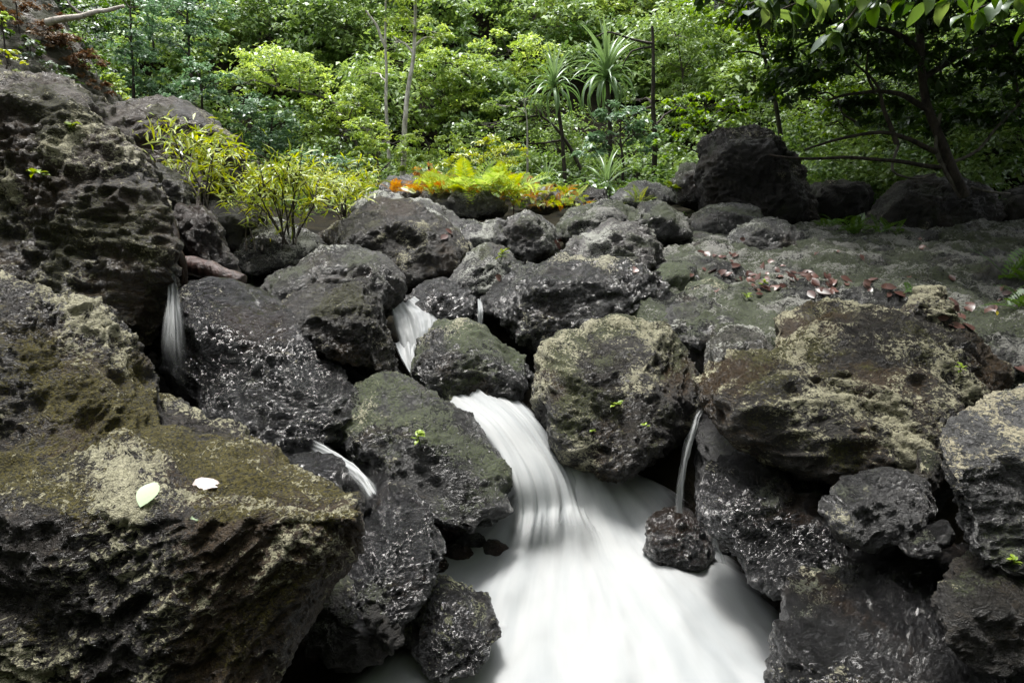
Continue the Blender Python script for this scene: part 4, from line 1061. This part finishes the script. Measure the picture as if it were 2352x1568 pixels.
# ---------------------------------------------------------------- ferns
def frond_mesh(name, L, w, arch, mat, pairs=14, seed=0):
    t = np.linspace(.06, 1, pairs)
    g_ = np.random.default_rng(seed)
    V, Fq = [], []
    n = 0
    a = arch * t
    x = np.cumsum(np.cos(a)) * L / pairs
    z = -np.cumsum(np.sin(a)) * L / pairs
    wd = w * np.sin(np.pi * (t * .86 + .12)) ** .8
    for i in range(pairs):
        for s in (-1, 1):
            ln = wd[i] * g_.uniform(.85, 1.1)
            b = np.array((x[i], 0, z[i]))
            d = np.array((.45, s, -.12)); d /= np.linalg.norm(d)
            e = np.array((1, 0, 0)) * L / pairs * .42
            V += [b - e * .8, b + d * ln * .5 - e, b + d * ln, b + d * ln * .5 + e]
            Fq.append((n, n + 1, n + 2, n + 3)); n += 4
    for i in range(pairs - 1):
        r_ = .004 * (1 - t[i]) + .0015
        V += [np.array((x[i], -r_, z[i] + .001)), np.array((x[i + 1], -r_, z[i + 1] + .001)), np.array((x[i + 1], r_, z[i + 1] + .001)), np.array((x[i], r_, z[i] + .001))]
        Fq.append((n, n + 1, n + 2, n + 3)); n += 4
    return mesh_arrays(name, np.array(V), np.array(Fq), mat, False, {'tint': np.repeat(g_.random(len(V) // 4), 4)})
FR = {k: [frond_mesh('frond', 1, .24, a, LM[k], 12, i) for i, a in enumerate((.6, 1.1, 1.7))] for k in ('orange', 'yellow', 'fern', 'lime')}
def fern(label, loc, L, n_, kind, seed, spread=.10, group=None, el=(25, 80), az=(0, 6.28)):
    q = random.Random(seed)
    root = thing('fern', label, 'fern', loc, group)
    kinds = kind if isinstance(kind, tuple) else (kind,)
    for i in range(n_):
        put('frond', FR[q.choice(kinds)][q.randint(0, 2)], (q.gauss(0, spread), q.gauss(0, spread * .6), -.02), root, q.uniform(*az), R(q.uniform(*el)), q.uniform(-.4, .4), L * q.uniform(.6, 1.1))
    return root
for i, (h_, L_, n_, kd, lab) in enumerate([
        ((1000, 436), .50, 34, ('orange', 'orange', 'yellow'), 'rusty orange fern clump at the left end of the fern bank'),
        ((1060, 440), .55, 36, ('orange', 'orange', 'yellow'), 'orange and gold fern clump second from the left in the fern bank'),
        ((1110, 436), .95, 34, ('yellow', 'lime', 'lime'), 'tallest golden-green fern clump in the middle of the fern bank'),
        ((1160, 446), .60, 36, ('yellow', 'orange', 'orange'), 'gold fern clump with orange undersides right of the tallest one'),
        ((1215, 448), .50, 30, ('orange', 'yellow'), 'orange fern clump near the whitish limestone rock'),
        ((1260, 470), .36, 30, ('yellow', 'yellow', 'orange'), 'low bright yellow fern spilling over the whitish limestone rock'),
        ((1300, 462), .34, 22, ('yellow', 'lime'), 'small yellow fern at the right end of the fern bank'),
        ((1040, 432), .60, 30, ('lime', 'yellow'), 'lime green fern clump rising behind the orange ferns on the left'),
        ((1190, 440), .70, 30, ('lime', 'yellow'), 'lime green fern clump rising behind the gold ferns on the right'),
        ((1470, 462), .30, 22, ('yellow', 'lime'), 'little yellow-green fern on the rocks left of the huge black boulder'),
        ((985, 420), .45, 24, ('orange',), 'rust-red withered fern above the lone rounded boulder'),
        ((1410, 440), .28, 18, ('fern', 'lime'), 'bright green fern at the foot of the pandanus'),
        ((1900, 520), .28, 16, 'fern', 'green fern in the shade at the back of the mossy shelf, left of two others'),
        ((1960, 535), .34, 18, 'fern', 'green fern in the shade at the back of the mossy shelf, middle of three'),
        ((2040, 530), .26, 14, 'fern', 'green fern in the shade at the back of the mossy shelf, right of two others'),
        ((2330, 640), .36, 12, 'fern', 'green fern arching in from the right edge over the mossy shelf'),
        ((2340, 700), .26, 12, 'fern', 'dark green fern tuft at the right edge below the arching fern'),
        ((2066, 668), .12, 5, 'fern', 'tiny pale green fern behind the crest of the great lichen-splashed boulder'),
        ((2345, 880), .20, 6, 'fern', 'bright fern frond poking out above the grey right-edge boulder')]):
    loc, nor = HIT[h_]
    far = 960 < h_[0] < 1310 or h_[0] == 985
    fern(lab, loc, L_ * (.62 if far else 1), int(n_ * (2.2 if far else 1)), kd, 500 + i, .30 if far else .06, 'orange and yellow fern bank' if 960 < h_[0] < 1310 else None)

# ---------------------------------------------------------------- seedlings and tufts on the rocks
OV = {k: [strap_mesh('leaf', 1, .52, a, LM[k], 6, .12, c, tint=t, shape='ovate') for a, c, t in ((.2, .0, .2), (.6, .3, .5), (1.0, .5, .9))] for k in ('moss', 'pale', 'pink', 'gold', 'brown', 'dark', 'glow', 'mid')}
def seedling(label, h_, L, n_, seed, kind='moss', name='seedling', cat='seedling'):
    loc, nor = h_
    q = random.Random(seed)
    root = thing(name, label, cat, loc)
    top = nor * L * .8 + Vector((0, 0, L * .5))
    v, f, pth = tube([Vector((0, 0, 0)) - nor * .01, top * .5, top], L * .06, L * .03, 6, 5)
    link('stem', mesh_arrays('stem', v, f, LM['fern'], True, {'tint': np.full(len(v), .5)}), root)
    for i in range(n_):
        put('leaf', OV[kind][q.randint(0, 2)], Vector(pth[q.randint(2, 5)]), root, i * 2.4 + q.random(), q.uniform(0, .8), q.uniform(-.4, .4), L * q.uniform(.6, 1.0))
    return root
for i, (h_, L_, n_, lab) in enumerate([
        ((1410, 935), .045, 7, 'bright lime seedling on the face of the round lichen-spotted boulder, the largest there'),
        ((1360, 990), .032, 5, 'small lime seedling low on the left of the round lichen-spotted boulder'),
        ((1490, 985), .030, 6, 'small lime seedling low on the right of the round lichen-spotted boulder'),
        ((965, 1022), .06, 8, 'lime seedling growing on the mossy boulder left of the main waterfall'),
        ((2205, 856), .045, 6, 'lone pale green seedling on the great lichen-splashed boulder'),
        ((1150, 600), .07, 12, 'lime green tuft on the narrow grey rock'),
        ((1555, 440), .14, 12, 'green seedling sprouting left of the huge black boulder'),
        ((2320, 1300), .03, 6, 'tiny lime sprout on the dark smooth boulder at the right edge'),
        ((1720, 690), .05, 8, 'small green weed at the left front of the leaf litter'),
        ((1750, 660), .05, 8, 'small green weed in the leaf litter'),
        ((100, 405), .07, 8, 'lime sprout on the face of the towering left boulder'),
        ((160, 300), .05, 6, 'small sprout near the top of the towering left boulder')]):
    seedling(lab, HIT[h_], L_, n_, 700 + i)
# grassy plant by the stump
def strap_plant(label, h_, L, n_, seed):
    loc, nor = h_
    q = random.Random(seed)
    root = thing('plant', label, 'plant', loc)
    ms = [strap_mesh('leaf', L, L * .10, a, LM['fern'], 7, .25, tint=t, shape='willow') for a, t in ((.4, .9), (1.0, .6), (1.6, 1.0))]
    for i in range(n_):
        put('leaf', ms[q.randint(0, 2)], (q.uniform(-.03, .03), q.uniform(-.03, .03), q.uniform(0, L * .9)), root, q.uniform(0, 6.28), q.uniform(-.1, 1.2), q.uniform(-.3, .3), q.uniform(.6, 1.1))
    v, f, _ = tube([(0, 0, -.03), (.01, 0, L * .5), (.0, .01, L * 1.1)], .006, .003, 6, 5)
    link('stem', mesh_arrays('stem', v, f, LM['fern'], True, {'tint': np.full(len(v), .3)}), root)
strap_plant('plant with glossy narrow green leaves right of the rotten stump', HIT[(578, 640)], .19, 30, 3)

# ---------------------------------------------------------------- fallen leaves
def fallen(label, h_, L, kind, az, seed, group=None, var=0, tilt=.25):
    loc, nor = h_
    q = random.Random(seed)
    o = bpy.data.objects.new('fallen_leaf', OV[kind][var])
    COL.objects.link(o)
    n_ = (nor + Vector((q.uniform(-tilt, tilt), q.uniform(-tilt, tilt), .3))).normalized()
    rot = n_.to_track_quat('Z', 'Y').to_matrix() @ Matrix.Rotation(az, 3, 'Z')
    o.rotation_euler = rot.to_euler()
    o.scale = (L, L, L)
    o.location = loc + nor * .012 - rot @ Vector((L * .5, 0, 0))
    o['label'] = label; o['category'] = 'leaf'
    if group:
        o['group'] = group
    return o
fallen('pale green fallen leaf lying on the lichened left slab', (HIT[(342, 1150)][0] + Vector((0, 0, .01)), Vector((0, -.55, .85))), .085, 'pale', R(-95), 1, var=0, tilt=.05).scale = (.075, .115, .08)
fallen('pinkish white curled fallen leaf on the lichened left slab', (HIT[(483, 1120)][0] + Vector((0, 0, .012)), Vector((-.1, -.55, .85))), .095, 'pink', R(25), 2, var=1, tilt=.05).scale = (.085, .10, .12)
o = fallen('narrow cream fallen leaf at the edge of the lichened left slab', HIT[(438, 1196)], .05, 'pale', R(-40), 3, var=1)
o.scale = (.06, .03, .06)
fallen('single yellow fallen leaf at the right end of the mossy shelf', HIT[(2290, 722)], .07, 'gold', R(30), 4)
for i, (h_, u) in enumerate(LIT):
    fallen('reddish brown dead leaf in the litter on the mossy shelf', h_, .06 + .06 * u, 'brown', u * 40, 800 + i, 'leaf litter on the mossy shelf', i % 3)
for i, (h_, u) in enumerate(MID):
    fallen('brown dead leaf caught among the mid-distance rocks', h_, .08 + .05 * u, 'brown', u * 40, 900 + i, 'dead leaves among the rocks', i % 3)

# ---------------------------------------------------------------- dead wood
stump = rock('tree_stump', 'black rotten broken stump leaning beside the towering left boulder', [V3([(405, 505, 4.25), (432, 472, 4.3), (472, 482, 4.3), (505, 540, 4.3), (545, 640, 4.3), (550, 665, 4.3), (400, 640, 4.2), (420, 700, 4.3), (405, 505, 4.55), (470, 482, 4.6), (545, 650, 4.6), (400, 640, 4.6), (450, 560, 4.05), (490, 650, 4.05)])],
             dict(dark=(.006, .005, .004), grey=(.030, .022, .018), brown=(.035, .020, .013), brown_amt=.5, lichen=0, moss=.08, rough=(.25, .5)), 311, amp=.8, strata=2.2, dip=(3.5, .5), pits=.3, cat='stump')
def log(label, pts_, r0, r1, mat, name='log', cat='log', wob=.02):
    pp_ = [P(*p) for p in pts_]
    v, f, c = tube(pp_, r0, r1, 40, 14, wob, 4)
    a = v - np.repeat(c, 14, 0)
    v = v + a * (.28 * billow(v * np.array((14, 14, 14)), 3, 6) - .05)[:, None]
    nn = len(v)
    ends = [(len(c) - 1) * 14, 0]
    v = np.concatenate((v, c[:1], c[-1:]))
    f = [tuple(t) for t in f] + [(i, (i + 1) % 14, nn, nn) for i in range(14)] + [((len(c) - 1) * 14 + i, (len(c) - 1) * 14 + (i + 1) % 14, nn + 1, nn + 1) for i in range(14)]
    me = bpy.data.meshes.new(name)
    me.from_pydata([tuple(t) for t in v], [], [t if t[2] != t[3] else t[:3] for t in f])
    me.materials.append(BARK[mat])
    me.polygons.foreach_set('use_smooth', np.ones(len(me.polygons), bool))
    recentre(me, pp_[0])
    return link(name, me, None, label, cat, None, None, pp_[0])
log('reddish brown broken log lying at the foot of the rotten stump', [(400, 612, 4.1), (450, 612, 3.95), (500, 628, 3.9), (556, 648, 3.9)], .065, .05, 'red')
log('dark curved root hanging down beside the rotten stump', [(392, 500, 3.75), (405, 560, 3.68), (420, 610, 3.66), (425, 680, 3.66)], .028, .020, 'wood', 'root', 'root')
log('pale bleached dead branch sticking out of the rock wall', [(108, 52, 9.6), (160, 42, 9.6), (215, 30, 9.7), (285, 16, 9.8)], .05, .022, 'white', 'dead_branch', 'branch')
log('forked grey twig above the pale bleached branch', [(195, 38, 9.65), (165, 15, 9.7), (140, -20, 9.7)], .025, .01, 'grey', 'dead_branch', 'branch')
log('thin fallen stick on the broad shaded boulder', [(2230, 430, 8.0), (2270, 440, 7.9), (2320, 445, 7.9)], .02, .012, 'grey', 'stick', 'stick')

# ---------------------------------------------------------------- sprawling tree on the right bank and the boughs overhead
def sprawl():
    Y = 8.0
    foot = P(2205, 440, Y)
    root = thing('tree', 'sprawling dark tree on the right bank with long bare horizontal limbs', 'tree', foot)
    def part(nm, lst, mat='dark'):
        for k, (pts_, r0, r1) in enumerate(lst):
            v, f, _ = tube([P(x, y, Y + (q[0] if q else 0)) for x, y, *q in pts_], r0, r1, 22, 8, .012, k)
            me = mesh_arrays(nm, v, f, BARK[mat]); recentre(me, foot)
            link(nm, me, root)
    part('trunk', [([(2215, 450), (2180, 380), (2150, 300), (2125, 220), (2110, 60), (2120, -120)], .065, .035)])
    part('limb', [([(2160, 385), (2060, 372), (1950, 362), (1850, 364), (1765, 352)], .030, .012), ([(2150, 350), (2080, 318), (2010, 305), (1930, 318), (1850, 345)], .035, .012),
                  ([(2130, 250), (2060, 215), (1990, 212), (1900, 230)], .04, .012), ([(2060, 330), (2030, 250), (2010, 190), (1960, 140)], .03, .01), ([(2110, 110), (2040, 70), (1940, 60), (1850, 90)], .04, .012),
                  ([(1965, 280), (1935, 260), (1925, 230)], .016, .008), ([(2010, 215), (1990, 160), (2000, 90)], .02, .008), ([(2120, 180), (2220, 120), (2330, 100)], .04, .015)])
    part('limb', [([(2205, 450), (2170, 390), (2150, 340), (2160, 260)], .028, .02), ([(2150, 385), (2240, 350), (2300, 280), (2350, 230)], .022, .012), ([(2065, 330), (2050, 390), (2100, 410), (2150, 400)], .018, .012)], 'grey')
    g = np.random.default_rng(77)
    V, Fc, TI = [], [], []
    n = 0
    lob = [(1880, 100, 90, 60, 0), (1960, 150, 90, 60, .3), (1830, 190, 70, 45, 0), (2050, 60, 100, 60, 0), (2120, 170, 100, 60, .3), (1990, 250, 70, 30, .4), (2230, 60, 110, 80, 0), (2300, 200, 100, 70, .2), (1760, 40, 70, 50, -.4), (2210, 270, 80, 45, .2), (1900, 20, 90, 50, -.6)]
    for x, y, rx, ry, dy in lob:
        c = P(x, y, Y + dy)
        p, nr, ti, _ = lobe_points(c, (px_r(rx, Y), px_r(rx, Y), px_r(ry, Y)), 520, g, clump=.34)
        v, f, t2 = leaf_quads(p, nr, .13, .42, g, tint=ti, droop=.5)
        V.append(v); Fc.append(f + n); TI.append(t2); n += len(v)
    # the shading roof of the crown, above the picture
    for k in range(112):
        c = (g.uniform(2.2, 10.5), g.uniform(3.0, 11.2), g.uniform(4.3, 7.5))
        if k >= 84:
            c = (g.uniform(4.8, 12), g.uniform(10.5, 15.5), c[2])
        if c[0] < 2.9 and c[1] < 7.5:
            c = (c[0] + 2.5, c[1], c[2])
        if c[2] < 1.9 + c[1] * .30:
            c = (c[0], c[1], 1.9 + c[1] * .30 + g.uniform(.3, 2))
        p, nr, ti, _ = lobe_points(c, (1.1, 1.1, .6), 560, g, clump=.32)
        v, f, t2 = leaf_quads(p, nr, .26, .5, g, tint=ti, droop=.4)
        V.append(v); Fc.append(f + n); TI.append(t2); n += len(v)
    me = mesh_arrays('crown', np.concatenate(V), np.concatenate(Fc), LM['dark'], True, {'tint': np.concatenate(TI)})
    recentre(me, foot)
    link('crown', me, root)
sprawl()
def bough():
    Y = 3.4
    a = P(2500, -140, Y)
    root = thing('bough', 'leafy bough hanging into the top right corner, its big leaves nearest to the viewer', 'branch', a)
    q = random.Random(12)
    bp = []
    tw = [[(2500, -140), (2300, -50), (2150, -10), (2000, 0)], [(2500, -140), (2380, -40), (2300, 0), (2230, 25)], [(2300, -50), (2050, -60), (1900, -20), (1780, 30)], [(2050, -60), (1850, -50), (1720, 10)], [(2500, -140), (2450, -20), (2380, 40)], [(2000, -60), (1960, 30), (1900, 80)]]
    k = 0
    for t in tw:
        dz = q.uniform(-.5, .5)
        v, f, c = tube([P(x, y, Y + dz) for x, y in t], .012, .004, 16, 5, .01, k)
        bp.append((v, f))
        for i in range(2, 16):
            for _ in range(2):
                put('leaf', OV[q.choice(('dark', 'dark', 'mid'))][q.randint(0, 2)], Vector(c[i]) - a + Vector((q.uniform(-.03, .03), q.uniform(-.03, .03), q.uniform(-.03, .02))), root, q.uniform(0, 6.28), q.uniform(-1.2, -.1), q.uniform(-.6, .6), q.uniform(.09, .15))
        k += 1
    v, f = join(bp)
    me = mesh_arrays('twigs', v, f, BARK['dark']); recentre(me, a)
    link('twigs', me, root)
bough()
